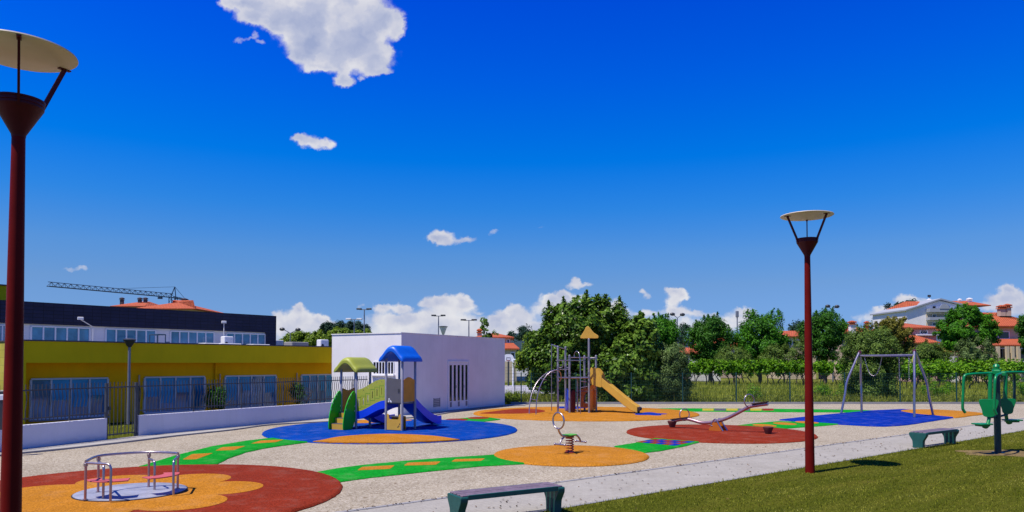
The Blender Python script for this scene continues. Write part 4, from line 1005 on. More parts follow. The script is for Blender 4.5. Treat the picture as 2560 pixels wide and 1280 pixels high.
# ------------------------------------------------------------------ seesaw
sL = Vector((*G(1680.5, 1072), 0)); sR = Vector((*G(1920.6, 1088.5), 0)); ax_ = (sR - sL).normalized(); sd = Vector((-ax_.y, ax_.x, 0)); sC = (sL + sR) / 2; hl = (sR - sL).length / 2
t = thing('seesaw', 'curved steel seesaw tilted down to the left with two hoop handles', 'seesaw', (sC.x, sC.y, 0))
zz = lambda u, v, s: D(u, v, (sC + ax_ * s * hl).y)[2]
bpts = [(-1.0, zz(1678, 1053, -1)), (-.72, zz(1712, 1047.5, -.72)), (-.56, zz(1730, 1050, -.56)), (-.32, zz(1757, 1057, -.32)), (-.05, zz(1792, 1054, -.05)), (.2, zz(1820, 1045, .2)), (.46, zz(1850, 1029, .46)), (.64, zz(1870, 1017, .64)), (.8, zz(1890, 1013, .8)), (1.0, zz(1913, 1009.5, 1.0))]
bm_ = cr([sC + ax_ * (s * hl) + UZ * z for s, z in bpts], 6)
MB().tube(bm_, .062, 14).build('beam', M['red_reflect_steel'], t, smooth=True)
for i0, i1 in ((0, 9), (len(bm_) - 10, len(bm_) - 1)):
    a, b = bm_[i0] + UZ * .075, bm_[i1] + UZ * .075; d = (b - a).normalized(); L_ = (b - a).length; nn = d.cross(sd).normalized()
    if nn.z < 0: nn = -nn
    MB().plate(round_poly([(-.03, -.13), (L_, -.10), (L_, .10), (-.03, .13)], .06, 3), a, d, sd, .035).build('seat', M['rubber_black'], t)
for s_, zc in ((-.72, zz(1710, 1038, -.72)), (.64, zz(1866, 1003, .64))):
    c = sC + ax_ * (s_ * hl); u = (sd * .92 + ax_ * .4).normalized()
    base = zc - .0
    MB().tube(circle3(c + UZ * (base + .02), u, UZ, .22, 36), .02, 10, True).build('hoop_handle', M['steel'], t, smooth=True)
for s_ in (-1, 1):
    c = sC + ax_ * (s_ * hl)
    MB().lathe([(.06, .0), (.10, .02), (.13, .10), (.17, .20), (.175, .235), (.15, .25), (.05, .25)], (c.x, c.y, zb), 20).build('buffer', M['tyre_brown'], t, smooth=True)
mb = MB(); mb.tube(cr([bm_[0], bm_[0] - ax_ * .03 - UZ * .05, bm_[0] + ax_ * .06 - UZ * .12], 4), .03, 8); mb.build('seat_stop', M['rubber_black'], t, smooth=True)
pv = sC - ax_ * .02; zpv = bm_[24].z
for o in (-.17, .17):
    c = pv + sd * o
    MB().plate(round_poly([(-.26, 0), (.26, 0), (.12, zpv - .02 - zb), (-.12, zpv - .02 - zb)], .05, 3), c + UZ * zb, ax_, UZ, .03).build('pivot_plate', M['p_orange'], t)
    mb = MB(); mb.tube(cr([c + ax_ * .30 + UZ * zb, c + ax_ * .16 + UZ * (zpv * .7), c + UZ * (zpv + .10), c - ax_ * .16 + UZ * (zpv * .7), c - ax_ * .10 + UZ * (zpv * .6)], 6), .028, 8); mb.build('pivot_bow', M['steel'], t, smooth=True)

# ------------------------------------------------------------------ spring rider
sp_ = Vector((SPC[0], G(1424, 1137)[1], T1)); a = Vector((-.70, -.71, 0)).normalized(); pz = Vector((-a.y, a.x, 0))
t = thing('spring_rider', 'spring rider with red coil, green seat and steel ring handle', 'spring rider', sp_)
MB().tube([sp_ + Vector((math.cos(k * .42) * .10, math.sin(k * .42) * .10, .03 + .40 * k / 90)) for k in range(91)], .016, 8).build('spring', M['spring_red'], t, smooth=True)
mb = MB(); mb.lathe([(.14, 0), (.14, .03), (.05, .035)], sp_, 20); mb.lathe([(.05, .40), (.12, .41), (.12, .44), (.05, .45)], sp_, 20); build_each(mb, 'spring_plate', M['spring_red'], t, smooth=True)
mb = MB(); st = round_poly([(-.20, -.13), (.20, -.16), (.20, .16), (-.20, .13)], .09, 4)
mb.plate(st, sp_ + UZ * .485, a, pz, .035); mb.build('seat', M['p_seatgreen'], t, bevel=.008)
frame = cr([sp_ - a * .46 + UZ * .28, sp_ - a * .40 + UZ * .37, sp_ - a * .28 + UZ * .455, sp_ - a * .1 + UZ * .46, sp_ + a * .18 + UZ * .46, sp_ + a * .34 + UZ * .50, sp_ + a * .44 + UZ * .60, sp_ + a * .47 + UZ * .68], 6)
MB().tube(frame, .028, 12).build('frame', M['steel'], t, smooth=True)
MB().tube(cr([sp_ + a * .2 + UZ * .46, sp_ + a * .34 + UZ * .38, sp_ + a * .42 + UZ * .27], 5), .024, 10).build('foot_strut', M['steel'], t, smooth=True)
MB().tube(circle3(sp_ + a * .47 + UZ * .895, (pz * .96 + a * .1).normalized(), UZ, .215, 40), .024, 12, True).build('ring_handle', M['steel'], t, smooth=True)
for c in (sp_ + a * .42 + UZ * .255, sp_ - a * .46 + UZ * .27):
    mb = MB(); mb.tube([c - pz * .17, c + pz * .17], .022, 10); mb.ball(c - pz * .17, .035, 12); mb.ball(c + pz * .17, .035, 12); mb.build('foot_bar', M['steel'], t, smooth=True)

# ------------------------------------------------------------------ benches
def bench_proto():
    t = thing('bench', None, 'bench'); H = .45; L = 1.92
    prof = [(-.15, 0), (.15, 0), (.155, .16), (.165, .22), (.21, .29), (.255, .36), (.262, .42), (.25, .446), (-.25, .446), (-.262, .42), (-.255, .36), (-.21, .29), (-.165, .22), (-.155, .16)]
    for x in (0.07, L - .07):
        pl = MB(); pl.plate(round_poly(prof, .02, 2), (x, 0, 0), (0, 1, 0), (0, 0, 1), .13); o = pl.build('end_slab', M['bench_green'], t, local=True, bevel=.01)
        mb = MB()
        for y in (-.09, -.045, 0, .045, .09): mb.box((x + .0675 if x < 1 else x - .0675, y, .14), (.006, .016, .20))
        build_each(mb, 'flute', M['bench_green'], o, local=True)
    for i, y in enumerate((-.185, -.065, .065, .185)):
        mb = MB(); mb.bbox((L / 2, y, .448), (L - .08, .095, .04), 0, .006); mb.build('slat', M['bench_slat'], t, local=True)
    for y in (-.243, .243):
        mb = MB(); mb.bbox((L / 2, y * .98, .43), (L - .27, .028, .075), 0, .006); mb.build('edge_rail', M['bench_green'], t, local=True)
    return t
b1 = bench_proto(); b2 = copy_tree(b1)
for b, p, q, lb in ((b1, (1144, 1237.5), (1384, 1213), 'dark slatted bench with green ends close up at the bottom of the photo'), (b2, (2296, 1082), (2374, 1073), 'farther slatted bench with green ends beside the green chest press')):
    pa = Vector((*G(*p, .45), 0)); pb = Vector((*G(*q, .45), 0)); d = (pb - pa).normalized(); b.location = (pa.x - d.x * .07, pa.y - d.y * .07, .006); b.rotation_euler = (0, 0, math.atan2(d.y, d.x)); b.scale = ((pb - pa).length / 1.78, .94, 1)
    tagit(b, lb, 'bench', 'park benches beside the path')

# ------------------------------------------------------------------ outdoor chest press
mpx = Vector((*G(2495, 1133), 0)); dm = mpx.y
t = thing('chest_press', 'green outdoor chest press machine with two seats on a dark post', 'gym machine', (mpx.x, mpx.y, .01))
def PZ(u, v, dy=0): return Vector(D(u, v, dm + dy))
MB().lathe([(.085, -.05), (.085, 2.2), (.06, 2.22)], (mpx.x, mpx.y, 0), 20).build('post', M['green_dark'], t, smooth=True)
mb = MB(); mb.lathe([(.16, -.02), (.16, .03), (.09, .035)], (mpx.x, mpx.y, 0), 20); mb.build('base_flange', M['green_dark'], t, smooth=True)
mb = MB(); mb.lathe([(.05, 2.30), (.12, 2.31), (.12, 2.33), (.075, 2.335), (.085, 2.40), (.05, 2.46), (.01, 2.475)], (mpx.x, mpx.y, 0), 20); mb.build('cap', M['green_paint'], t, smooth=True)
ma = Vector((-.53, -.85, 0)).normalized(); mp_ = Vector((-ma.y, ma.x, 0))      # the near seat looks along ma
mb = MB(); mb.bbox(mpx + UZ * 2.25, (.62, .20, .12), math.atan2(ma.y, ma.x), .03); mb.bbox(mpx + UZ * 2.20, (.20, .46, .10), math.atan2(ma.y, ma.x), .03); mb.build('yoke', M['green_paint'], t)
top = 2.215
h1 = PZ(2409, 941, -.45); h1b = PZ(2406.5, 1017, -.45); h1c = PZ(2413, 1032, -.45)
c0 = mpx + ma * .18 + UZ * top
pts = [c0 + Vector((.05, .05, 0)), PZ(2450, 934, -.35), PZ(2428, 935.5, -.42), PZ(2414, 938, -.44), PZ(2409.5, 948, -.45), PZ(2408, 980, -.45), h1b, PZ(2408, 1024, -.45), h1c]
MB().tube(cr(pts, 6), .036, 12).build('press_arm', M['green_paint'], t, smooth=True)
pts = [c0 + Vector((.1, 0, 0)), PZ(2500, 935, -.5), PZ(2492, 938, -.75), PZ(2488, 950, -.85), PZ(2486.5, 985, -.85), PZ(2485.5, 1018, -.85), PZ(2487, 1026, -.85), PZ(2491, 1036, -.85)]
MB().tube(cr(pts, 6), .036, 12).build('press_arm', M['green_paint'], t, smooth=True)
pts = [mpx - ma * .15 + UZ * top, PZ(2518, 931, .3), PZ(2540, 930.5, .4), PZ(2566, 932, .5), PZ(2574, 942, .5), PZ(2575, 980, .5), PZ(2574, 1010, .5)]
MB().tube(cr(pts, 6), .036, 12).build('press_arm', M['green_paint'], t, smooth=True)
pts = [PZ(2530, 930.8, .36), PZ(2534.5, 934, .5), PZ(2536, 945, .55), PZ(2536, 980, .55), PZ(2535, 1006, .55)]
MB().tube(cr(pts, 6), .036, 12).build('press_arm', M['green_dark'], t, smooth=True)
for sgn, uu, vb, vt, us, vs, dy in ((1, 2475, 1000, 1041, 2458, 1060, -.35), (-1, 2513, 998, 1034, 2528, 1050, .30)):
    mt_ = 'green_paint'
    hang = PZ(uu + 1.5, 934, dy); bot = PZ(uu, 1036 if sgn > 0 else 1030, dy)
    MB().tube([hang, PZ(uu, 985, dy), bot], .052, 14).build('hanger', M[mt_], t, smooth=True)
    w0 = Vector((.90, -.43, 0)) if sgn > 0 else Vector((.90, -.2, 0))
    cb_ = PZ(uu - 3 if sgn > 0 else uu + 6, (vb + vt) / 2, dy - .07); hh = .235 if sgn > 0 else .21
    shp = cr2([(-.19, hh), (.0, hh + .01), (.19, hh), (.225, hh - .08), (.16, -.06), (.14, -hh + .05), (.07, -hh), (-.07, -hh), (-.14, -hh + .05), (-.16, -.06), (-.225, hh - .08)], 4, True)
    MB().plate(shp, cb_, w0, UZ, .03).build('backrest', M[mt_], t, bevel=.008)
    sc_ = PZ(us, vs, dy * 1.2)
    MB().tube(cr([bot, bot + UZ * -.08 - Vector((sgn * .02, 0, 0)), sc_ + Vector((sgn * .10, 0, -.07)), sc_ + Vector((0, 0, -.06))], 5), .045, 12).build('seat_bracket', M[mt_], t, smooth=True)
    ss = round_poly([(-.23, -.20), (.20, -.16), (.20, .16), (-.23, .20)], .08, 4)
    mb = MB(); mb.plate(ss, sc_, Vector((sgn, .15 * sgn, 0)).normalized(), Vector((-.15 * sgn, sgn, 0)).normalized(), .035); mb.plate([(x * .7, y * .7) for x, y in ss], sc_ - UZ * .04, Vector((sgn, .15 * sgn, 0)).normalized(), Vector((-.15 * sgn, sgn, 0)).normalized(), .04); mb.build('seat', M[mt_], t, bevel=.008)
mb = MB(); mb.tube([PZ(2470, 1043, -.3), mpx + UZ * 1.0, PZ(2518, 1036, .28)], .03, 8); mb.build('cross_tie', M['green_dark'], t, smooth=True)

# ------------------------------------------------------------------ swing frame
l1, l2, r1, r2 = [Vector((*G(*p), T1)) for p in ((2103, 1036), (2154, 1034), (2286, 1046), (2333, 1041))]
yl, yr = (l1.y + l2.y) / 2, (r1.y + r2.y) / 2; tl = Vector(D(2149.5, 881, yl)); tr = Vector(D(2286, 878, yr))
t = thing('swing_frame', 'curved steel swing frame with loose chains and no seats on blue mat', 'swing', ((l1.x + r2.x) / 2, (yl + yr) / 2, 0))
bdir = (tr - tl).normalized()
for b, tp, o in ((l1, tl, -1), (l2, tl, -1), (r1, tr, 1), (r2, tr, 1)):
    m_ = b.lerp(tp, .52) + Vector((bdir.x * o * .02, bdir.y * o * .02, 0)) + (b - tp).cross(UZ).cross(Vector((0, 0, 1))).normalized() * 0
    hz = Vector((b.x - tp.x, b.y - tp.y, 0)); bow = hz.normalized() * .20
    MB().tube(cr([b, b.lerp(tp, .3) + bow * .55, m_ + bow, b.lerp(tp, .8) + bow * .6, tp - hz.normalized() * -.03], 6), .054, 14).build('leg', M['steel'], t, smooth=True)
zbm = D(2215, 889, (yl + yr) / 2)[2]
bl_, br_ = Vector((tl.x, tl.y, D(2152, 889.5, yl)[2])), Vector((tr.x, tr.y, D(2280, 888, yr)[2]))
MB().tube([bl_, br_], .05, 14).build('crossbeam', M['steel'], t, smooth=True)
for tp, uu in ((tl, 2142), (tr, 2293)):
    mb = MB(); mb.lathe([(.08, -.06), (.085, .02), (.07, .07), (.02, .09)], tp, 14); mb.build('joint_cap', M['p_maroon'], t, smooth=True)
for tp, s_ in ((tl, -1), (tr, 1)):
    n_ = bdir.cross(UZ).normalized()
    MB().plate(round_poly([(-.30, -.50), (.30, -.50), (.10, -.02), (-.10, -.02)], .06, 3), tp + bdir * s_ * .03 - UZ * .04, n_, UZ, .03).build('gusset_plate', M['p_lime'], t)
def chain(pts, nm='chain'):
    mb = MB(); P2 = [Vector(p) for p in pts]
    for i in range(len(P2) - 1):
        a_, b_ = P2[i], P2[i + 1]; d_ = (b_ - a_); c_ = (a_ + b_) / 2; sd_ = (d_.cross(Vector((0, 1, 0)) if i % 2 else Vector((.7, .3, .2))).normalized())
        h_ = d_.length * .62; ring = [c_ + d_.normalized() * (h_ * math.cos(k * math.pi / 4)) + sd_ * (.015 * math.sin(k * math.pi / 4)) for k in range(8)]
        mb.tube(ring, .0065, 5, True)
    mb.build(nm, M['steel'], t)
A0 = bl_.lerp(br_, .09); A1 = bl_.lerp(br_, .42)
zlow = D(2183, 936, A0.y)[2]
cat = []
for i in range(41):
    s_ = i / 40; p = A0.lerp(A1, s_); p.z = A0.z - .06 - (A0.z - zlow) * (1 - abs(2 * s_ - 1) ** 2.3); cat.append(p)
chain(cat)
for s_ in (.73, .90):
    a_ = bl_.lerp(br_, s_); chain([a_ - UZ * (.06 + .045 * k) for k in range(26)])
B0 = bl_.lerp(br_, .90); B1 = bl_.lerp(br_, .985); chain([B0.lerp(B1, i / 14) - UZ * (.06 + .30 * (1 - (2 * i / 14 - 1) ** 2)) for i in range(15)])
# ------------------------------------------------------------------ school
KS = .789; AF = -40.37; NS = Vector((1, -KS)).normalized(); DS = Vector((KS, 1)).normalized()
def onl(u, a=AF):
    y = a / ((u - 1280) / F - KS); return Vector((a + KS * y, y))
def off(a_off): return AF + a_off * math.hypot(1, KS)
pa, pb = onl(58), onl(838)
t = thing('school_building', 'long mustard yellow school building with navy tiled upper storey and blue windows', 'building', (pa.x, pa.y, 0))
mb = MB(); mb.seg(pa, pb, 0, 2.9, -14, 0); mb.build('wall', M['yellow_wall'], t)
mb = MB(); q0, q1 = onl(58, off(.7)), onl(838, off(.7)); mb.seg(q0, q1, 2.5, 3.32, -.7 + .001, 0); mb.build('parapet_band', M['yellow_band'], t)
mb = MB(); mb.seg(q0, onl(66, off(.7)), 0, 2.5, -.7, 0); mb.build('end_pier', M['yellow_band'], t)
mb = MB(); mb.seg(q0 + NS * .03, q1 + NS * .03, 3.32, 3.37, -.30, 0); mb.build('parapet_cap', M['kerb_dark'], t)
e0 = q0 - NS * 15; mb = MB(); mb.seg(e0, q0, 0, 3.32, .0, .03); mb.build('end_wall', M['yellow_tile'], t)
mb = MB(); mb.seg(e0, q0, 3.32, 3.37, -.2, .06); mb.build('parapet_cap', M['kerb_dark'], t)
mb = MB(); mb.seg(pa, pb, 2.9, 3.05, -14, -.001); mb.build('roof', M['concrete'], t)
u0, u1 = onl(-260, off(-4)), onl(690, off(-4))
mb = MB(); mb.seg(u0, u1, 4.19, 5.15, -14, 0); mb.build('navy_upper_wall', M['navy_tile'], t)
mb = MB(); mb.seg(onl(665, off(-4)), u1, 3.05, 4.19, -14, -.002); mb.build('navy_upper_wall', M['navy_tile'], t)
mb = MB(); mb.seg(u0, onl(664.5, off(-4)), 3.05, 4.189, -13.9, -.10); mb.build('white_upper_wall', M['white_wall'], t)
mb = MB(); mb.seg(onl(-260, off(-9)), onl(23, off(-9)), 5.15, 6.22, -5, 0); mb.build('roof_block', M['yellow_band'], t)
mb = MB(); mb.seg(onl(-260, off(-8.9)), onl(24, off(-8.9)), 6.22, 6.27, -5.2, 0); mb.build('roof_block_cap', M['kerb_dark'], t)
def window(par, a, ua, ub, z0, z1, n, depth, fm, gm, fw=.05, blinds=0, nm='window'):
    p, q = onl(ua, a), onl(ub, a); L = (q - p).length; mb = MB()
    d = (q - p).normalized()
    mb.seg(p, q, z1 - fw, z1, -.03, depth); mb.seg(p, q, z0, z0 + fw, -.03, depth)
    for i in range(n + 1):
        c = p + d * (L * i / n); w_ = fw if 0 < i < n else fw * 1.2
        mb.seg(c - d * w_ / 2, c + d * w_ / 2, z0 + fw, z1 - fw, -.03, depth - .002)
    o = mb.build(nm, fm, par)
    mb = MB(); mb.seg(p + d * .02, q - d * .02, z0 + .02, z1 - .02, -.01, .004); mb.build('pane', gm, o)
    return o
for i, (ua, ub) in enumerate(((78, 270), (362, 511.5), (563, 690), (753, 833))):
    o = window(t, AF, ua, ub, .30, 1.90, 4, .06, M['window_frame'], M['glass'], .065)
    p, q = onl(ua, AF), onl(ub, AF); d = (q - p).normalized(); L = (q - p).length
    for k in range(4):
        hgt = [.0, .55, .75, .45][(k + i) % 4]
        if hgt: MB().seg(p + d * (L * k / 4 + .05), p + d * (L * (k + 1) / 4 - .05), 1.85 - 1.5 * hgt, 1.85, .006, .012).build('blind', M['blind'], o)
    mb = MB(); mb.seg(p - d * .05, q + d * .05, .24, .30, 0, .12); mb.build('sill', M['concrete'], o)
for (ua, ub) in ((-20, 20), (76, 223), (263, 388), (425, 534), (565, 662)):
    window(t, off(-4.1), ua, ub, 3.30, 4.12, 5, .05, M['white_frame'], M['glass_up'], .06)
# downpipes, roof equipment
for u, z1 in ((540, 2.5), (349, 1.98), (551, 1.98), (743, 1.98)):
    p = onl(u, off(.06)); MB().tube([(p.x, p.y, .05 if z1 > 2 else 1.3), (p.x, p.y, z1)], .05 if z1 > 2 else .03, 8).build('downpipe', M['yellow_wall'] if z1 > 2 else M['beige_wall'], t, smooth=True)
def roof_item(name, label, cat, u0, u1, v0, aoff, dep, mat, zb_=3.05, extra=None):
    p, q = onl(u0, off(aoff)), onl(u1, off(aoff)); z1 = D(0, v0, (p.y + q.y) / 2)[2]
    c = (p + q) / 2; o = thing(name, label, cat, (c.x, c.y, zb_), 0, 'units on the school roof')
    L = (q - p).length; mb = MB(); mb.bbox((c.x - NS.x * dep / 2, c.y - NS.y * dep / 2, (zb_ + z1) / 2), (L, dep, z1 - zb_), math.atan2(DS.y, DS.x), .03); mb.build('housing', M[mat], o)
    return o, p, q, z1
def fan(o, p, q, z1, s=.25, zb_=3.05):
    d = (q - p).normalized(); L = (q - p).length; h = z1 - zb_
    mb = MB(); c = p + d * (L * s) + NS * .012; r = min(h * .33, L * .16)
    mb.plate([(r * math.cos(k * .35), r * math.sin(k * .35)) for k in range(18)], (c.x, c.y, zb_ + h * .55), (d.x, d.y, 0), (0, 0, 1), .02); mb.build('fan_grille', M['fixture'], o)
r_ = roof_item('air_conditioner', 'white air conditioning unit on the school roof by the last upper windows', 'air conditioner', 561, 584, 841, -3, .4, 'white_frame'); fan(*r_, .2)
r_ = roof_item('air_conditioner', 'white air conditioning unit on the roof edge beside the white building', 'air conditioner', 802, 822, 849, -1.5, .4, 'white_frame'); fan(*r_, .2)
r_ = roof_item('air_conditioner', 'small pale roof unit just right of the navy end wall', 'air conditioner', 681, 709, 850, -6, .5, 'fixture_white'); fan(*r_, .15)
for ua, ub, v0, ao, lb in ((512, 548, 857.5, -1.2, 'flat pale skylight on the school roof below the fourth row of upper windows'), (552, 605, 858.5, -1.2, 'longest flat skylight on the school roof below the last upper windows'), (632, 676, 860.5, -1.2, 'flat skylight on the school roof below the navy end pier')):
    roof_item('skylight', lb, 'skylight', ua, ub, v0, ao, .7, 'fixture_white')
roof_item('roof_duct', 'long grey duct box on the school roof beside the white building', 'duct', 730, 772, 855, -2.2, .8, 'concrete')
p, q = onl(394, off(-2)), onl(413, off(-2)); o = thing('roof_hatch_rail', 'dark open metal hatch rail standing on the school roof', 'railing', (p.x, p.y, 3.05)); zt = D(0, 836, p.y)[2]
mb = MB(); back = Vector((-NS.x * .8, -NS.y * .8, 0)); pts = [Vector((p.x, p.y, 0)), Vector((q.x, q.y, 0)), Vector((q.x, q.y, 0)) + back, Vector((p.x, p.y, 0)) + back]
for k in range(4): mb.tube([pts[k] + UZ * 3.05, pts[k] + UZ * zt], .025, 6); mb.tube([pts[k] + UZ * zt, pts[(k + 1) % 4] + UZ * zt], .025, 6)
ex = Vector((*onl(424, off(-2)), 0)); mb.tube([pts[1] + UZ * (zt - .35), ex + UZ * (zt - .35)], .02, 6)
mb.build('rail_frame', M['crane'], o)
# wall lamps of the upper storey
for u, vb, vt, lb in ((559, 842, 809, 'small floodlight on a short pole before the upper windows of the school'), (232, 838, 818, 'small floodlight on a bent arm over the white band of the school')):
    p = onl(u, off(-3.6)); b_ = Vector((p.x, p.y, 3.05)); zt = D(0, vt, p.y)[2]; o = thing('wall_floodlight', lb, 'floodlight', b_)
    if u > 400: pts = [b_, (p.x, p.y, zt)]; hd = Vector((p.x, p.y, zt + .08))
    else:
        e = onl(200, off(-3.2)); ze = D(0, 796, e.y)[2]; pts = [b_, (p.x, p.y, zt), (e.x, e.y, ze - .05)]; hd = Vector((e.x, e.y, ze))
    mb = MB(); mb.tube(pts, .022, 6); mb.build('arm', M['fixture_white'], o)
    mb = MB(); mb.bbox(hd, (.24, .15, .12), .5, .02); mb.build('head', M['fixture_white'], o)

# ------------------------------------------------------------------ white building
HT = 3.89
wl = 4.1 * 0 + 3.76
WBL = (WB[0] + ld.x * wl * 1.145, WB[1] + ld.y * wl * 1.145)
t = thing('white_building', 'flat roofed white utility building with barred window and tall slatted door', 'building', (WB[0], WB[1], 0))
c4 = [WB, WBR, (WBR[0] + ld.x * (wl * 1.145), WBR[1] + ld.y * (wl * 1.145)), WBL]
mb = MB(); mb.prism(c4, 0, HT); mb.build('wall', M['white_wall'], t)
mb = MB(); cc = (sum(p[0] for p in c4) / 4, sum(p[1] for p in c4) / 4); mb.prism([(cc[0] + (p[0] - cc[0]) * 1.008, cc[1] + (p[1] - cc[1]) * 1.006) for p in c4], HT + .001, HT + .045); mb.build('roof_cap', M['white_wall'], t)
def onw(u, p, d):   # point of the line p+d*t seen in column u
    k = (u - 1280) / F; tt = (k * p[1] - p[0]) / (d.x - k * d.y); return Vector((p[0] + d.x * tt, p[1] + d.y * tt))
wa, wb = onw(934, WB, ld), onw(985, WB, ld)     # lit face runs right to left; order so that the right-hand normal faces the camera
zt, zb2 = D(0, 903.5, wa.y)[2], D(0, 936, wa.y)[2]
o = MB(); o.seg(wa, wb, zb2, zt, -.05, .004); pane = o
fr = MB(); d = (wb - wa).normalized(); L = (wb - wa).length
fr.seg(wa, wb, zt - .04, zt, 0, .03); fr.seg(wa, wb, zb2, zb2 + .04, 0, .03)
for i in range(8): c = wa + d * (L * i / 7); fr.seg(c - d * .022, c + d * .022, zb2 + .04, zt - .04, .004, .032)
wo = fr.build('window', M['white_frame'], t); pane.build('pane', M['glass_dark'], wo)
sb = MB(); sb.seg(wa - d * .08, wb + d * .08, zb2 - .07, zb2, 0, .14); sb.build('sill', M['white_wall'], wo)
da, db = onw(1119, WB, bd), onw(1172, WB, bd); d = (db - da).normalized(); L = (db - da).length; zt = D(0, 902, da.y)[2]
fr = MB(); fr.seg(da, db, zt - .07, zt, 0, .05); fr.seg(da, da + d * .07, .05, zt - .07, 0, .05); fr.seg(db - d * .07, db, .05, zt - .07, 0, .05)
do = fr.build('door_frame', M['white_frame'], t)
lf = MB(); lf.seg(da + d * .08, db - d * .08, .05, .50, .002, .03); lf.seg(da + d * .08, db - d * .08, zt - .22, zt - .075, .002, .03)
for i in range(6):
    c = da + d * (.08 + (L - .16) * i / 5); lf.seg(c - d * .07, c + d * .07, .5, zt - .22, .002, .028)
dl_ = lf.build('door', M['white_frame'], t); gp = MB(); gp.seg(da + d * .08, db - d * .08, .45, zt - .2, -.02, .004); gp.build('pane', M['glass_dark'], dl_)
for k in (1.5, 3.5):
    c = da + d * (.08 + (L - .16) * k / 5 + .12); MB().box((c.x + NS.x * .05, c.y + NS.y * .05, 1.25), (.03, .03, .14)).build('handle', M['steel'], dl_)
for k in range(5):
    c = da + d * (.08 + (L - .16) * (k + .5) / 5); w_ = MB()
    w_.seg(c - d * .09, c + d * .09, .2, .46, .031, .034); w_.build('vent_panel', M['concrete'], dl_) if k in (0, 2, 4) else None
va, vb = onw(1084, WB, bd), onw(1100, WB, bd); mb = MB()
for i in range(5): mb.seg(va, vb, .30 + i * .085, .30 + i * .085 + .06, 0, .02)
mb.seg(va, va + (vb - va) * .06, .28, .73, 0, .025); mb.seg(vb - (vb - va) * .06, vb, .28, .73, 0, .025); mb.build('wall_vent', M['concrete'], t)

# ------------------------------------------------------------------ boundary walls, railing, gate
def wall(label, p, q, h, th=.2):
    mb = MB(); mb.seg(p, q, 0, h, -th, 0); o = mb.build('boundary_wall', M['white_low'], None, (p[0], p[1], 0), bevel=.012)
    return tagit(o, label, 'wall', 'low white boundary walls')
w4s = (W4[0] - wd.x * .05, W4[1] - wd.y * .05)
wall('low white boundary wall left of the dark gate', WS, W1, .71); wall('low white boundary wall between the dark gate and the white building', W2, w4s, .715)
def railing(label, p, q, gap=.125, z0=.80, zl=.88, zh=1.70, zt=1.87, postn=3):
    p = Vector(p[:2]); q = Vector(q[:2]); d = (q - p).normalized(); n = Vector((d.y, -d.x)); L = (q - p).length; o_ = -.10
    t = thing('metal_railing', label, 'railing', (p.x, p.y, .71), 0, 'dark railings on the low walls')
    for z in (zl, zh):
        mb = MB(); mb.seg(p, q, z - .018, z + .018, o_ - .012, o_ + .012); mb.build('rail', M['black_rail'], t)
    mb = MB(); k = int(L / gap)
    for i in range(k):
        c = p + d * (gap * (i + .5)); r = []
        for z, o in ((z0, 0), (1.15, 0), (1.32, .035), (1.45, .055), (1.58, .03), (1.70, 0), (zt, .0)): r.append((c.x + n.x * (o_ + .02 + o), c.y + n.y * (o_ + .02 + o), z))
        mb.tube(r, .0145, 5)
    mb.build('pickets', M['black_rail'], t)
    for i in range(postn):
        c = p + d * (L * (i + .02) / (postn - .5)); mb = MB(); mb.box((c.x + n.x * o_, c.y + n.y * o_, 1.22), (.04, .04, 1.0), math.atan2(d.y, d.x)); mb.build('post', M['black_rail'], t)
railing('dark wavy picket railing on the low wall left of the gate', WS, W1, postn=5)
railing('dark wavy picket railing on the long low wall up to the white building', W2, w4s, postn=6)
p, q = Vector(W1), Vector(W2); d = (q - p).normalized(); t = thing('garden_gate', 'dark metal picket gate standing between the two low white walls', 'gate', (p.x, p.y, 0))
mb = MB(); 
for z in (.16, 1.70): mb.seg(p + d * .08, q - d * .08, z - .02, z + .02, -.11, -.085)
mb.build('gate_rails', M['black_rail'], t)
mb = MB(); L = (q - p).length; n = Vector((d.y, -d.x))
for i in range(7): c = p + d * (.18 + (L - .36) * i / 6) - n * .0975; mb.tube([(c.x, c.y, .12), (c.x, c.y, 1.3), (c.x, c.y, 1.87)], .0145, 5)
mb.build('pickets', M['black_rail'], t)
for c in (p + d * .04, q - d * .05): mb = MB(); mb.box((c.x - n.x * .1, c.y - n.y * .1, .92), (.08, .08, 1.84), math.atan2(d.y, d.x)); mb.build('gate_post', M['black_rail'], t)
mb = MB(); c = p + d * .12 - n * .06; mb.box((c.x, c.y, 1.02), (.09, .05, .12), math.atan2(d.y, d.x)); mb.build('lock', M['fixture'], t)
# little post with a white panel at the left edge
c = Vector(D(4, 1060, 19.3)); t = thing('intercom_post', 'short dark post with a small white panel at the left edge', 'intercom', (c.x, c.y, .71))
mb = MB(); mb.bbox((c.x, c.y + .05, 1.24), (.20, .14, 1.06), .3, .03); mb.build('post', M['fixture'], t)
mb = MB(); mb.bbox((c.x + .02, c.y - .045, 1.58), (.12, .06, .14), .3, .01); mb.build('panel', M['white_frame'], t)

# ------------------------------------------------------------------ cone lamps
def cone_lamp(label, u, vbase, vtop, Y, r=.32, ch=.42):
    b_ = Vector(D(u, 907, Y)); zt = D(u, vtop, Y)[2]; t = thing('cone_lamp', label, 'street lamp', (b_.x, b_.y, 0), 0, 'lamps with cone shaped heads')
    MB().lathe([(.07, 0), (.06, 1.2), (.05, zt - ch + .02)], (b_.x, b_.y, 0), 12).build('pole', M['pole_grey'], t, smooth=True)
    MB().lathe([(.05, zt - ch), (.10, zt - ch + .04), (r * .85, zt - .12), (r, zt - .09), (r, zt - .07)], (b_.x, b_.y, 0), 20).build('diffuser', M['fixture_white'] if Y > 45 else M['fixture'], t, smooth=True)
    MB().lathe([(r * 1.06, zt - .07), (r * 1.1, zt - .05), (r * .6, zt), (.02, zt + .01)], (b_.x, b_.y, 0), 20).build('lid', M['fixture'], t, smooth=True)
    return t
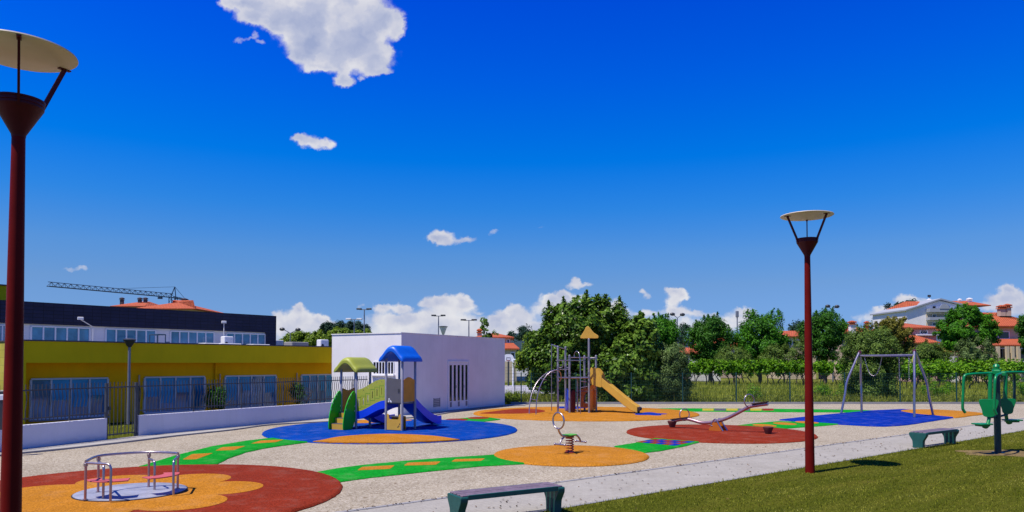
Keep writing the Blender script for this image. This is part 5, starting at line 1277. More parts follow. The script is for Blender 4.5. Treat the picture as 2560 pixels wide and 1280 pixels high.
pY = onl(323, off(1.2)).y; cone_lamp('grey lamp with cone shaped head standing before the yellow school wall', 323, 0, 846, pY, .23, .36)
cone_lamp('cream cone shaped lamp head peeping over the white building roof', 1108, 0, 815, 60, .36, .75)

# ------------------------------------------------------------------ floodlight masts and poles
def mast(label, u, vtop, Y, style, hw=.5, r=.09, grp='floodlight masts'):
    b_ = Vector(D(u, 907, Y)); zt = D(u, vtop, Y)[2]; t = thing('floodlight_mast', label, 'floodlight', (b_.x, b_.y, 0), 0, grp)
    MB().lathe([(r * 1.4, 0), (r, zt * .6), (r * .75, zt)], (b_.x, b_.y, 0), 8).build('pole', M['pole_grey'], t, smooth=True)
    mb = MB(); mb.tube([(b_.x - hw, b_.y, zt), (b_.x + hw, b_.y, zt)] if style != 'v' else [(b_.x - hw, b_.y, zt + .5), (b_.x, b_.y, zt), (b_.x + hw, b_.y, zt + .45)], .05, 6); mb.build('arm', M['pole_grey'], t)
    for s_ in (-1, 1):
        mb = MB()
        if style == 'v': mb.ball((b_.x + s_ * hw * 1.1, b_.y - .1, zt + (.5 if s_ < 0 else .45)), .36, 10, sq=(1, .7, .62))
        else: mb.bbox((b_.x + s_ * hw, b_.y - .15, zt + .08), (hw * 1.0, .5, .2), 0, .05)
        mb.build('lamp_head', M['fixture_white'] if style == 'w' else M['fixture'], t)
mast('short mast with two pale floodlights before the dark pine wood', 885, 799, 100, 'w', .75)
mast('tallest floodlight mast with two dark lamps left of the white building corner', 910, 774, 95, 'b', .65)
mast('thin double floodlight mast behind the cone lamp over the white building', 1096, 790, 100, 'b', .65)
mast('double floodlight mast behind the roof right of the cone lamp', 1172, 801, 100, 'b', .75)
mast('mast with two round dark lamps rising beside the round tree', 1694, 795, 95, 'v', .6)
mast('mast with two round dark lamps above the tree beside the right street lamp', 2082, 775, 95, 'v', .55)
mast('low double arm street lamp between the navy end wall and white building', 725, 833, 90, 'v', .9, .06)
b_ = Vector(D(1844, 907, 190)); zt = D(0, 782, 190)[2]; t = thing('antenna_mast', 'thin antenna mast rising between two dark trees', 'antenna', (b_.x, b_.y, 0))
MB().lathe([(.25, 0), (.14, zt)], (b_.x, b_.y, 0), 6).build('pole', M['pole_grey'], t)
mb = MB(); mb.lathe([(.30, zt - 1.2), (.42, zt - 1.1), (.42, zt + .4), (.2, zt + .5)], (b_.x, b_.y, 0), 8); mb.build('antenna_head', M['pole_grey'], t)

# ------------------------------------------------------------------ crane
Yc = 165.0; root = Vector(D(433, 744, Yc)); zj = root.z; end = None
for yy in np.arange(110, 165, .25):
    c = Vector(D(120, 715.5, yy))
    if c.z >= zj: end = c; break
t = thing('tower_crane', 'dark blue tower crane with its jib pointing left over the school', 'crane', (root.x, root.y, 0))
def lattice(p, q, w_, h_, n, nm, r=.07):
    p = Vector(p); q = Vector(q); d = (q - p).normalized(); s = d.cross(UZ).normalized() if abs(d.z) < .9 else Vector((1, 0, 0)); u_ = s.cross(d).normalized(); mb = MB()
    cs = [(-s * w_ / 2, s * w_ / 2, u_ * h_)] if abs(d.z) < .9 else [(-s * w_ / 2 - u_ * w_ / 2, s * w_ / 2 - u_ * w_ / 2, s * w_ / 2 + u_ * w_ / 2, -s * w_ / 2 + u_ * w_ / 2)]
    cs = cs[0]
    for c in cs: mb.tube([p + c, q + c], r, 5)
    for i in range(n):
        a_ = p.lerp(q, i / n); b__ = p.lerp(q, (i + 1) / n); m__ = p.lerp(q, (i + .5) / n)
        if len(cs) == 3:
            for c in cs[:2]: mb.tube([a_ + c, m__ + cs[2]], r * .6, 4); mb.tube([m__ + cs[2], b__ + c], r * .6, 4)
        else:
            for k in range(4): mb.tube([a_ + cs[k], b__ + cs[(k + 1) % 4]], r * .6, 4)
    return mb.build(nm, M['crane'], t)
lattice((root.x, root.y, 0), root, 1.3, 0, 14, 'mast', .1)
lattice(root, end, .9, .85, 22, 'jib', .075)
cj = Vector(D(466, 751, Yc + 3)); apex = Vector(D(437, 717, Yc))
lattice(root, cj, .8, .3, 3, 'counter_jib', .08)
mb = MB(); mb.tube([root - Vector((.6, 0, 0)), apex], .11, 5); mb.tube([root + Vector((.6, 0, 0)), apex], .11, 5); mb.build('apex_frame', M['crane'], t)
mb = MB(); mb.tube([apex, cj], .05, 4); mb.tube([apex, root.lerp(end, .48) + UZ * .85], .035, 4); mb.build('stay_cable', M['crane'], t)
mb = MB(); mb.bbox(cj - UZ * .5, (1.2, 1.2, 1.4), .4, .1); mb.build('counterweight', M['crane'], t)
mb = MB(); mb.bbox(root.lerp(end, .12) - UZ * .35, (1.0, .8, .4), .4, .05); mb.build('trolley', M['crane'], t)

# ------------------------------------------------------------------ houses
def hip(mb, x0, x1, y0, y1, z0, z1, rx=None, ov=.4):
    """hip roof over a rectangle; ridge along x, rx = how far the ridge ends are inset"""
    x0 -= ov; x1 += ov; y0 -= ov; y1 += ov; rx = (x1 - x0) * .35 if rx is None else rx; ym = (y0 + y1) / 2; th = .16
    vs = [(x0, y0, z0), (x1, y0, z0), (x1, y1, z0), (x0, y1, z0), (x0 + rx, ym, z1), (x1 - rx, ym, z1)]
    vb = [(a, b, c - th) for a, b, c in vs[:4]]
    mb.add(vs + vb, [(0, 1, 5, 4), (1, 2, 5), (2, 3, 4, 5), (3, 0, 4), (0, 6, 7, 1), (1, 7, 8, 2), (2, 8, 9, 3), (3, 9, 6, 0), (6, 9, 8, 7)])
    return mb
def rects(par, nm, rl, y, fm, gm, sub='pane'):
    for (x0, x1, z0, z1) in rl:
        fr = MB(); f_ = .09
        for (a_, b__, c_, d_) in ((x0 - f_, x1 + f_, z1, z1 + f_), (x0 - f_, x1 + f_, z0 - f_, z0), (x0 - f_, x0, z0, z1), (x1, x1 + f_, z0, z1)): fr.box(((a_ + b__) / 2, y - .03, (c_ + d_) / 2), (b__ - a_, .06, d_ - c_))
        o = fr.build(nm, fm, par); g = MB(); g.box(((x0 + x1) / 2, y - .002, (z0 + z1) / 2), (x1 - x0, .012, z1 - z0)); g.build(sub, gm, o)
def X(u, Y): return D(u, 907, Y)[0]
def Z(v, Y): return D(1280, v, Y)[2]
def chimney(par, u0, u1, vt, vb, Y, mat='white_wall', cap='roof'):
    x0, x1 = X(u0, Y), X(u1, Y); zt, zb_ = Z(vt, Y), Z(vb, Y); w_ = x1 - x0
    mb = MB(); mb.box(((x0 + x1) / 2, Y + w_ / 2, (zt + zb_) / 2), (w_, w_, zt - zb_)); o = mb.build('chimney', M[mat], par)
    mb = MB(); mb.box(((x0 + x1) / 2, Y + w_ / 2, zt + .06), (w_ * 1.35, w_ * 1.35, .12)); mb.box(((x0 + x1) / 2, Y + w_ / 2, zt + .18), (w_ * .8, w_ * .8, .16)); hip(mb, (x0 + x1) / 2 - w_ * .55, (x0 + x1) / 2 + w_ * .55, Y - w_ * .1, Y + w_ * 1.1, zt + .40, zt + .58, ov=.05); mb.build('chimney_cap', M[cap], o)
def house(name, label, Y, u0, u1, v_eave, v_ridge, dep, wallm, wins=(), doors=(), rx=None, ov=.45, cat='house'):
    x0, x1 = X(u0, Y), X(u1, Y); ze, zr = Z(v_eave, Y), Z(v_ridge, Y); zr = 2.5 + (zr - 2.5) * (Y + dep / 2) / Y
    t = thing(name, label, cat, ((x0 + x1) / 2, Y, 0))
    mb = MB(); mb.box(((x0 + x1) / 2, Y + dep / 2, ze / 2), (x1 - x0, dep, ze)); mb.build('wall', M[wallm], t)
    mb = MB(); hip(mb, x0, x1, Y, Y + dep, ze + .17, zr, rx, ov); mb.build('roof', M['roof'], t)
    rects(t, 'window', [(X(a_, Y), X(b__, Y), Z(d_, Y), Z(c_, Y)) for a_, b__, c_, d_ in wins], Y, M['white_frame'], M['glass_dark'])
    rects(t, 'door', [(X(a_, Y), X(b__, Y), max(.05, Z(d_, Y)), Z(c_, Y)) for a_, b__, c_, d_ in doors], Y, M['white_frame'], M['glass_dark'])
    return t
def wing(t, Y, u0, u1, v_eave, v_top, dep, wallm, wins=(), doors=(), roofm='roof'):
    """lower front wing with a lean-to roof falling towards the viewer"""
    x0, x1 = X(u0, Y), X(u1, Y); ze = Z(v_eave, Y); zt = 2.5 + (Z(v_top, Y) - 2.5) * (Y + dep) / Y
    mb = MB(); mb.box(((x0 + x1) / 2, Y + dep / 2, ze / 2), (x1 - x0, dep, ze)); mb.build('wall', M[wallm], t)
    o = .4; mb = MB(); vs = [(x0 - o, Y - o, ze + .05), (x1 + o, Y - o, ze + .05), (x1 + o - .8, Y + dep - .02, zt), (x0 - o + .8, Y + dep - .02, zt)]; vb = [(a_, b__, c_ - .15) for a_, b__, c_ in vs]
    mb.add(vs + vb, [(0, 1, 2, 3), (7, 6, 5, 4), (0, 4, 5, 1), (1, 5, 6, 2), (2, 6, 7, 3), (3, 7, 4, 0)]); mb.build('roof', M[roofm], t)
    rects(t, 'window', [(X(a_, Y), X(b__, Y), Z(d_, Y), Z(c_, Y)) for a_, b__, c_, d_ in wins], Y, M['white_frame'], M['glass_dark'])
    rects(t, 'door', [(X(a_, Y), X(b__, Y), max(.05, Z(d_, Y)), Z(c_, Y)) for a_, b__, c_, d_ in doors], Y, M['white_frame'], M['glass_dark'])
t = house('house', 'cream house with two orange roofs behind the basketball hoop', 95, 1192, 1277, 846, 833, 8, 'cream_wall', [(1268, 1273, 849, 856)], rx=2.4)
wing(t, 91, 1225, 1291, 872, 857, 3.9, 'cream_wall', [(1278, 1286, 882, 896)]); chimney(t, 1193, 1204, 832, 845, 96, 'beige_wall')
t = house('house', 'house with steep orange roof showing between two dark trees', 118, 1765, 1856, 866, 836, 9, 'beige_wall', [(1836, 1846, 872, 882)], rx=3.0)
t = house('house', 'low pink house with orange roof right of the silver shrub', 112, 1690, 1762, 886, 869, 7, 'pink_wall', [(1712, 1722, 890, 900), (1738, 1750, 890, 900)])
t = house('house', 'sand coloured house with orange roof left of the right street lamp', 110, 1962, 2040, 843, 827, 8, 'cream_wall', [(1984, 1996, 851, 862), (1974, 1980, 851, 862)], rx=1.5)
t = house('house', 'orange roofed house with white chimney right of the street lamp', 105, 2104, 2200, 840, 812, 8, 'beige_wall', [(2120, 2132, 848, 858)], rx=3.5)
chimney(t, 2128, 2141, 811, 836, 104.5); chimney(t, 2166, 2174, 812, 826, 107, 'roof')
t = house('house', 'pink house with white band and orange porch roof below the apartment block', 100, 2258, 2342, 822, 808, 8, 'pink_wall', [(2302, 2307, 828, 833), (2308.5, 2313, 828, 833), (2314.5, 2319, 828, 833)], rx=3)
x0, x1 = X(2289, 99.9), X(2344, 99.9); mb = MB(); mb.box(((x0 + x1) / 2, 99.7, Z(837, 99.8)), (x1 - x0, .5, .18)); mb.build('white_band', M['white_wall'], t)
wing(t, 95.5, 2276, 2342, 857, 838, 4.3, 'pink_wall', [(2287, 2292, 868, 878)], [(2366, 2376, 875, 900)] if False else [])
t = house('house', 'small pink house with orange roof behind the two olive bushes', 97, 2352, 2385, 880, 866, 6, 'pink_wall', [(2360, 2364, 885, 892)])
t = house('house', 'house with large orange hip roof, two chimneys and porch at right edge', 98, 2476, 2600, 818, 781, 11, 'beige_wall', [(2497, 2523, 830, 846), (2556, 2572, 830, 846)], rx=5.4, ov=.7)
chimney(t, 2504, 2517, 772, 790, 101, 'beige_wall'); chimney(t, 2519, 2531, 769, 790, 101, 'beige_wall')
wing(t, 94, 2482, 2604, 863, 847, 3.8, 'cream_wall', [], [(2499, 2515, 872, 903), (2519, 2526, 872, 903), (2550, 2570, 872, 903)])
for u in (2494, 2517, 2530, 2545):
    x = X(u, 93.4); mb = MB(); mb.box((x, 93.3, Z(866, 93.3) / 2), (.35, .35, Z(866, 93.3))); mb.build('porch_column', M['cream_wall'], t)

# apartment block
Y = 150; t = thing('apartment_block', 'tall white apartment block with grey balconies and gabled orange roofs', 'building', (X(2350, Y), Y, 0))
gx0, gx1, gp_ = X(2268, Y), X(2412, Y), X(2352, Y); ze = Z(777, Y); zpk = Z(751.5, Y); zer = Z(766, Y)
pts = [(gx0, 0), (gx1, 0), (gx1, zer), (gp_, zpk), (gx0, ze)]
mb = MB(); mb.plate(pts, (0, Y + 7, 0), (1, 0, 0), (0, 0, 1), 14); mb.build('wall', M['white_wall'], t)
mb = MB(); 
for (xa, za, xb, zb_) in ((gx0 - .4, ze - .1, gp_, zpk + .1), (gp_, zpk + .1, gx1 + .4, zer - .05)):
    vs = [(xa, Y - .5, za + .05), (xb, Y - .5, zb_ + .05), (xb, Y + 14.5, zb_ + .05), (xa, Y + 14.5, za + .05)]; mb.add(vs + [(a_, b__, c_ + .3) for a_, b__, c_ in vs], [(3, 2, 1, 0), (4, 5, 6, 7), (0, 1, 5, 4), (1, 2, 6, 5), (2, 3, 7, 6), (3, 0, 4, 7)])
mb.build('roof', M['grey_band'], t)
mb = MB(); vs = [(X(2272, Y), Y - .2, Z(769, Y)), (X(2326, Y), Y - .2, Z(769, Y) + .9), (X(2326, Y), Y + 8, Z(753, Y + 8)), (X(2272, Y), Y + 8, Z(753, Y + 8))]; hip(mb, X(2277, Y + 4), X(2326, Y + 4), Y + 1, Y + 13, Z(764, Y + 1), Z(753.5, Y + 7), 1.0); mb.build('roof', M['roof'], t)
mb = MB(); mb.box(((X(2400, Y) + X(2470, Y)) / 2, Y + 8, Z(764, Y) / 2), (X(2470, Y) - X(2400, Y), 10, Z(764, Y))); mb.build('wall', M['white_wall'], t)
mb = MB(); hip(mb, X(2403, Y + 3), X(2473, Y + 3), Y + 3, Y + 13, Z(763, Y + 3), Z(752, Y + 8), 1.5); mb.build('roof', M['roof'], t)
rec = (X(2317, Y), X(2408, Y))
for (vt, vb, vbal) in ((764, 781, 772), (785, 801, 794), (806, 822, 815)):
    pt = MB(); pt.box(((rec[0] + rec[1]) / 2, Y - .02, (Z(vt, Y) + Z(vb, Y)) / 2), (rec[1] - rec[0], .04, Z(vt, Y) - Z(vb, Y))); o = pt.build('loggia', M['white_wall'] if vt < 770 else M['cream_wall'], t)
    bl = MB(); bl.box(((rec[0] + rec[1]) / 2, Y - .75, (Z(vbal, Y) + Z(vb, Y)) / 2), (rec[1] - rec[0], 1.4, Z(vbal, Y) - Z(vb, Y))); bl.build('balcony', M['grey_band'], t)
    rects(t, 'window', [(X(2333, Y), X(2341, Y), Z(vb, Y), Z(vt + 1.5, Y)), (X(2362, Y), X(2376, Y), Z(vb, Y), Z(vt + 1.5, Y))], Y - .045, M['white_frame'], M['glass_dark'])
mb = MB(); cx = X(2353, Y); mb.plate([(1.0 * math.cos(k * math.pi / 12), 1.0 * math.sin(k * math.pi / 12)) for k in range(13)], (cx, Y - 1.47, Z(773, Y)), (1, 0, 0), (0, 0, 1), .12); mb.build('balcony_crest', M['grey_band'], t)
chimney(t, 2425, 2433, 751, 757, Y + 6, 'white_wall', 'white_wall'); chimney(t, 2324, 2330, 753, 758, Y + 6, 'white_wall', 'white_wall'); chimney(t, 2401, 2406, 753, 757, Y + 7, 'white_wall', 'white_wall')
mb = MB(); x = X(2326, Y + 8); mb.tube([(x, Y + 8, Z(757, Y + 8)), (x, Y + 8, Z(740, Y + 8))], .06, 5); mb.box((x, Y + 8, Z(740, Y + 8)), (.7, .1, .5)); mb.build('aerial', M['fixture'], t)

# flats under the crane
Y = 135; t = house('apartment_house', 'beige apartment house with orange hip roof under the crane', Y, 345, 480, 774, 750.5, 14, 'beige_wall', rx=8.0, ov=.9, cat='building')
t2 = house('apartment_house', 'grey apartment house with dark eaves left of the crane mast', 142, 292, 352, 768, 754, 12, 'grey_band', [(300, 308, 771, 778)], rx=2.5, ov=1.0, cat='building')
for u in (300, 345, 359): chimney(t2, u - 3, u + 4, 750, 762, 146, 'dark_roof', 'dark_roof')
chimney(t, 452, 462, 752, 768, 142, 'dark_roof', 'dark_roof')

# garden walls, court things
def gwall(label, Y, u0, u1, vt, mat='white_wall', th=.2):
    x0, x1 = X(u0, Y), X(u1, Y); mb = MB(); mb.box(((x0 + x1) / 2, Y, Z(vt, Y) / 2), (x1 - x0, th, Z(vt, Y))); o = mb.build('garden_wall', M[mat], None, ((x0 + x1) / 2, Y, 0)); return tagit(o, label, 'wall')
gwall('white garden wall behind the vines between silver shrub and olive bush', 98, 1725, 1800, 904)
gwall('short white garden wall in front of the small pink house', 92, 2374, 2395, 890)
gwall('white wall at the far end of the ball court', 130, 1240, 1400, 905)
gwall('low white kerb wall across the ball court', 100, 1240, 1400, 941)
x0, x1 = X(1722, 99), X(1802, 99); t = thing('garden_fence', 'pale picket fence on top of the white garden wall', 'fence', (x0, 99, 0)); mb = MB()
for i in range(28): mb.box((x0 + (x1 - x0) * (i + .5) / 28, 99, 1.65), (.06, .05, 3.3))
mb.build('pickets', M['fixture_white'], t); mb = MB(); mb.box(((x0 + x1) / 2, 99.05, 3.1), (x1 - x0, .04, .08)); mb.build('rail', M['fixture_white'], t)
Y = 78; x = X(1271, Y); t = thing('basketball_hoop', 'basketball hoop with white fan shaped backboard beside the white building', 'basketball hoop', (x, Y, 0)); zc = Z(897, Y)
mb = MB(); mb.tube([(x, Y + .6, 0), (x, Y + .6, zc + .3)], .10, 8); mb.tube([(x, Y + .6, zc), (x, Y, zc)], .06, 6); mb.build('pole', M['fixture'], t)
mb = MB(); mb.plate(cr2([(-.55, -.25), (.55, -.25), (.58, .1), (.4, .42), (0, .5), (-.4, .42), (-.58, .1)], 4, True), (x, Y - .05, zc), (1, 0, 0), (0, 0, 1), .06); mb.build('backboard', M['white_frame'], t)
mb = MB(); mb.tube(circle3((x, Y - .32, zc - .22), (1, 0, 0), (0, 1, 0), .23, 20), .02, 6, True); mb.build('ring', M['p_orange'], t)
mb = MB(); [mb.box((x + a_, Y - .09, zc + b__), (c_, .012, d_)) for a_, b__, c_, d_ in ((0, .12, .4, .04), (0, -.14, .4, .04), (-.2, 0, .04, .3), (.2, 0, .04, .3))]; mb.build('target_frame', M['fixture'], t)
Y = 76; x = X(1282.5, Y); mb = MB(); mb.tube([(x, Y, 0), (x, Y, Z(899, Y)), (x + 2.6, Y + 1.2, Z(899, Y))], .09, 8); mb.tube([(x + 2.6, Y + 1.2, Z(899, Y)), (x + 2.6, Y + 1.2, 0)], .09, 8); o = mb.build('goal_frame', M['white_frame'], None, (x, Y, 0)); tagit(o, 'white goal post frame on the ball court beside the basketball hoop', 'goal')

# ------------------------------------------------------------------ mesh fences
def mesh_fence(label, y, us, h, u_from, u_to, top=None, wire=.005):
    x0, x1 = X(u_from, y), X(u_to, y); t = thing('mesh_fence', label, 'fence', (x0, y, 0), 0, 'green wire mesh fences')
    xs = [X(u, y) for u in us]
    for x in xs: mb = MB(); mb.box((x, y, h / 2 + .03), (.06, .06, h + .06)); mb.build('post', M['fence_green'], t)
    ed = sorted([x0] + xs + [x1])
    for a_, b__ in zip(ed[:-1], ed[1:]):
        if b__ - a_ < .3: continue
        mb = MB(); n = max(2, int((b__ - a_) / .10))
        for i in range(n): xx = a_ + .04 + (b__ - a_ - .08) * i / (n - 1); mb.box((xx, y, h / 2 + .04), (wire, wire, h - .06))
        for k in range(9): mb.box(((a_ + b__) / 2, y, .08 + (h - .1) * k / 8), (b__ - a_ - .06, wire * (1.8 if k in (0, 4, 8) else 1.2), wire * (1.8 if k in (0, 4, 8) else 1.2)))
        mb.build('panel', M['fence_green'], t)
mesh_fence('long green wire mesh fence along the back of the playground', YF, [1303, 1328, 1440, 1578, 1706, 1840, 1974, 2111, 2249, 2390, 2536], 1.86, 1266, 2680)
mesh_fence('taller green mesh fence of the ball court behind the corner weeds', 58, [1287, 1332], 2.15, 1262, 1420, wire=.008)
# ------------------------------------------------------------------ vegetation
def rnd_dirs(n):
    v = RNG.normal(size=(n, 3)); return v / np.linalg.norm(v, axis=1, keepdims=True)
def leaves(name, C, Nrm, L, mat, parent=None, loc=(0, 0, 0), aspect=.5, fold=.18):
    """one folded diamond leaf (two triangles as a bent quad) per centre"""
    n = len(C); L = np.broadcast_to(L, (n,)) * RNG.uniform(.7, 1.3, n)
    Nrm = Nrm / np.maximum(1e-6, np.linalg.norm(Nrm, axis=1, keepdims=True))
    t = np.cross(Nrm, rnd_dirs(n)); t /= np.maximum(1e-6, np.linalg.norm(t, axis=1, keepdims=True)); b = np.cross(Nrm, t)
    l = L[:, None]; w = l * aspect
    V = np.stack([C - t * l / 2, C + b * w / 2 + Nrm * l * fold * .5 - t * l * .05, C + t * l / 2, C - b * w / 2 + Nrm * l * fold * .5 - t * l * .05], 1).reshape(-1, 3)
    Fq = np.arange(4 * n).reshape(n, 4)
    return raw_mesh(name, V, Fq, mat, parent, loc)
def crown_points(blobs, n, ncl, rcl, up=.5, shell=.55):
    """leaf clumps scattered through a union of ellipsoids: (centres, normals)"""
    B = np.array(blobs, float); vol = B[:, 3] * B[:, 4] * B[:, 5]; vol = vol ** .75; k = RNG.choice(len(B), ncl, p=vol / vol.sum())
    d = rnd_dirs(ncl); r = shell + (1 - shell) * RNG.random(ncl) ** .6
    cc = B[k, :3] + d * r[:, None] * B[k, 3:6]
    size = rcl * RNG.uniform(.55, 1.35, ncl)
    j = RNG.choice(ncl, n, p=size ** 1.5 / (size ** 1.5).sum())
    e = RNG.normal(size=(n, 3)); e *= (.35 + .65 * RNG.random(n))[:, None] / np.maximum(.3, np.linalg.norm(e, axis=1, keepdims=True)) * 1.0
    C = cc[j] + e * size[j][:, None]
    out = d[j] * .7 + e * .8 + RNG.normal(size=(n, 3)) * .55; out[:, 2] += up
    return C, out, cc
def tree(name, label, cat, blobs, base, n, leaf, mat, ncl, rcl, tr=.12, limbs=6, group=None, aspect=.5, shoots=0, trunk_top=None, up=.5, shell=.55, stems=1):
    base = Vector((base[0], base[1], 0)); t = thing(name, label, cat, base, 0, group)
    C, N, cc = crown_points(blobs, n, ncl, rcl, up, shell)
    if shoots:
        dx = np.hypot(cc[:, None, 0] - cc[None, :, 0], (cc[:, None, 1] - cc[None, :, 1]) * .35); up_ = ((dx < rcl * .9) & (cc[None, :, 2] > cc[:, None, 2] + rcl * .35)).any(1)
        tops = cc[~up_] if (~up_).sum() > 3 else cc; shoots = min(shoots, len(tops)); ex = []; en = []
        for p in tops[RNG.choice(len(tops), shoots, replace=False)]:
            m = 60; s = RNG.random(m); lean = np.array([RNG.normal() * .25, RNG.normal() * .2, 1.0]); h = rcl * RNG.uniform(.7, 1.7)
            q = p + lean * (s * h)[:, None] + RNG.normal(size=(m, 3)) * (rcl * .22 * (1.15 - s))[:, None]
            ex.append(q); en.append(RNG.normal(size=(m, 3)) + [0, 0, .4])
        C = np.vstack([C] + ex); N = np.vstack([N] + en)
    ok = C[:, 2] > .06; C = C[ok]; N = N[ok]
    leaves('crown', C, N, leaf, mat, t, aspect=aspect)
    zt = trunk_top or float(np.percentile(C[:, 2], 60)); mb = MB()
    cx = float(C[:, 0].mean()); cy = float(C[:, 1].mean())
    for s_ in range(stems):
        o = Vector((RNG.uniform(-.35, .35), RNG.uniform(-.2, .2), 0)) if stems > 1 else Vector((0, 0, 0))
        mid = Vector((base.x + (cx - base.x) * .35 + RNG.normal() * .1, base.y, zt * .5)) + o * 1.6; topp = Vector((cx, cy, zt)) + o * 3
        pth = cr([base + o - UZ * .1, base + o + UZ * zt * .2, mid, topp], 4); mb.tube(pth, [tr * (1.25 - .85 * i / (len(pth) - 1)) for i in range(len(pth))], 7)
        for _ in range(limbs):
            e = cc[RNG.integers(len(cc))]; k = RNG.integers(len(pth) // 3, len(pth)); a_ = pth[k]; e_ = Vector(e)
            m_ = a_.lerp(e_, .5) + UZ * (.12 * (e_ - a_).length); lp_ = cr([a_, m_, e_], 4)
            mb.tube(lp_, [tr * .45 * (1 - .8 * i / (len(lp_) - 1)) for i in range(len(lp_))], 5)
    mb.build('trunk', M['trunk'], t, smooth=True)
    return t
def pb(u, v, ru, rv, Y, ry=None):
    """ellipsoid given by its picture size at distance Y"""
    c = D(u, v, Y); return (c[0], c[1], c[2], ru * Y / F, (ry if ry else ru * Y / F * .8), rv * Y / F)
def gx(u, Y): return (X(u, Y), Y)

# the big broadleaf tree and its neighbours just behind the fence
Y = 46.5
tree('broadleaf_tree', 'biggest dark green broadleaf tree, right behind the climbing frame', 'tree',
     [pb(1445, 830, 85, 85, Y), pb(1420, 900, 95, 95, Y), pb(1500, 820, 60, 70, Y), pb(1395, 830, 42, 62, Y), pb(1480, 900, 90, 95, Y), pb(1540, 850, 45, 60, Y), pb(1370, 905, 52, 62, Y), pb(1440, 782, 46, 28, Y), pb(1515, 784, 40, 34, Y), pb(1398, 790, 26, 30, Y), pb(1480, 770, 30, 22, Y), pb(1350, 850, 18, 40, Y)],
     gx(1455, Y), 60000, .27, M['lf_big'], 300, .52, .20, 12, shoots=34, up=.7, aspect=.45)
Y = 45
tree('broadleaf_tree', 'fresh green large leaved tree touching the biggest tree on its right', 'tree',
     [pb(1600, 870, 55, 75, Y), pb(1570, 920, 60, 80, Y), pb(1625, 930, 45, 70, Y), pb(1600, 838, 40, 34, Y), pb(1545, 965, 60, 38, Y), pb(1600, 970, 60, 35, Y)],
     gx(1595, Y), 28000, .29, M['lf_fig'], 190, .48, .13, 8, shoots=10, up=.6, aspect=.6)
Y = 44.6
tree('silver_shrub', 'pale silver green shrub at the fence, right of the fresh green tree', 'shrub',
     [pb(1682, 905, 38, 44, Y), pb(1668, 945, 36, 46, Y), pb(1700, 950, 30, 44, Y), pb(1690, 980, 36, 24, Y)], gx(1685, Y), 24000, .14, M['lf_willow'], 150, .34, .06, 6, shoots=16, aspect=.32, stems=3)
Y = 52
tree('yellowish_tree', 'yellow green bushy tree left of the biggest tree beside the ball court', 'tree',
     [pb(1345, 880, 45, 42, Y), pb(1318, 895, 26, 26, Y), pb(1365, 930, 45, 40, Y), pb(1350, 850, 30, 22, Y)], gx(1365, Y), 22000, .21, M['lf_yellow'], 130, .42, .1, 6)
# trees of the row beyond the vines
Y = 88
MID = [('round bright green tree just right of the biggest tree', [(1655, 842, 44, 46), (1640, 825, 30, 28), (1672, 830, 30, 30), (1655, 880, 42, 30)], 1655, 'lf_mid', 0),
       ('domed dark green tree behind the white garden wall', [(1778, 842, 50, 42), (1750, 850, 34, 34), (1808, 850, 34, 36), (1776, 815, 36, 22), (1772, 885, 44, 22)], 1775, 'lf_deep', 0),
       ('tall feathery green tree between the two orange roofs', [(1902, 832, 50, 42), (1880, 815, 30, 34), (1930, 815, 30, 36), (1905, 870, 62, 32), (1862, 855, 26, 30), (1950, 845, 26, 34)], 1900, 'lf_mid', 18),
       ('dark green tree right behind the right street lamp', [(2060, 828, 46, 40), (2030, 840, 34, 38), (2092, 830, 30, 36), (2058, 800, 34, 20), (2062, 868, 50, 30)], 2062, 'lf_deep', 0)]
for lb, bl, u, m, sh_ in MID:
    tree('round_tree', lb, 'tree', [pb(*b, Y) for b in bl], gx(u, Y), 22000, .30, M[m], 190, .62, .22, 7, 'row of trees beyond the vines', .35, shoots=sh_ or 10, shell=.5)
tree('golden_tree', 'yellowish brown tree below the white apartment block', 'tree', [pb(2222, 838, 40, 36, Y), pb(2255, 850, 36, 34, Y), pb(2200, 815, 24, 18, Y), pb(2240, 810, 30, 18, Y), pb(2265, 880, 26, 22, Y)], gx(2235, Y), 18000, .28, M['lf_gold'], 150, .5, .15, 6, aspect=.4)
Y = 86
tree('round_tree', 'big dense bright green tree in front of the apartment block', 'tree', [pb(2415, 820, 62, 48, Y), pb(2378, 838, 38, 36, Y), pb(2455, 822, 36, 36, Y), pb(2418, 785, 40, 18, Y), pb(2400, 858, 40, 26, Y), pb(2475, 845, 22, 26, Y)], gx(2410, Y), 30000, .30, M['lf_mid'], 230, .5, .2, 8, 'row of trees beyond the vines', .4, shoots=8, shell=.5)
tree('round_tree', 'dark tree cut by the right edge beside the hip roofed house', 'tree', [pb(2575, 825, 30, 44, Y), pb(2590, 850, 40, 50, Y)], gx(2585, Y), 12000, .30, M['lf_deep'], 90, .5, .2, 6, 'row of trees beyond the vines', .4)
# olive bushes
for lb, bl, u, Y, m, n in (('grey green rounded bush in front of the white garden wall', [(1832, 892, 38, 24), (1855, 900, 26, 20), (1812, 902, 24, 18)], 1835, 85, 'lf_olive', 12000),
                           ('bushy green shrub left of the right street lamp above the vines', [(1945, 888, 34, 28), (1975, 895, 34, 28), (2000, 870, 24, 28), (1920, 902, 26, 16)], 1960, 85, 'lf_olive', 14000),
                           ('small olive bush behind the right end of the swing beam', [(2322, 880, 36, 24), (2300, 890, 26, 20), (2345, 892, 26, 18)], 2322, 84, 'lf_olive', 12000),
                           ('pale rounded olive bush below the big dense tree', [(2440, 870, 44, 26), (2415, 885, 28, 20), (2470, 885, 26, 20), (2440, 895, 46, 16)], 2440, 84, 'lf_willow', 15000)):
    tree('olive_bush', lb, 'bush', [pb(*b, Y) for b in bl], gx(u, Y), n, .2, M[m], 110, .42, .1, 5, 'olive bushes beyond the vines', .35, shoots=8)
Y = 50
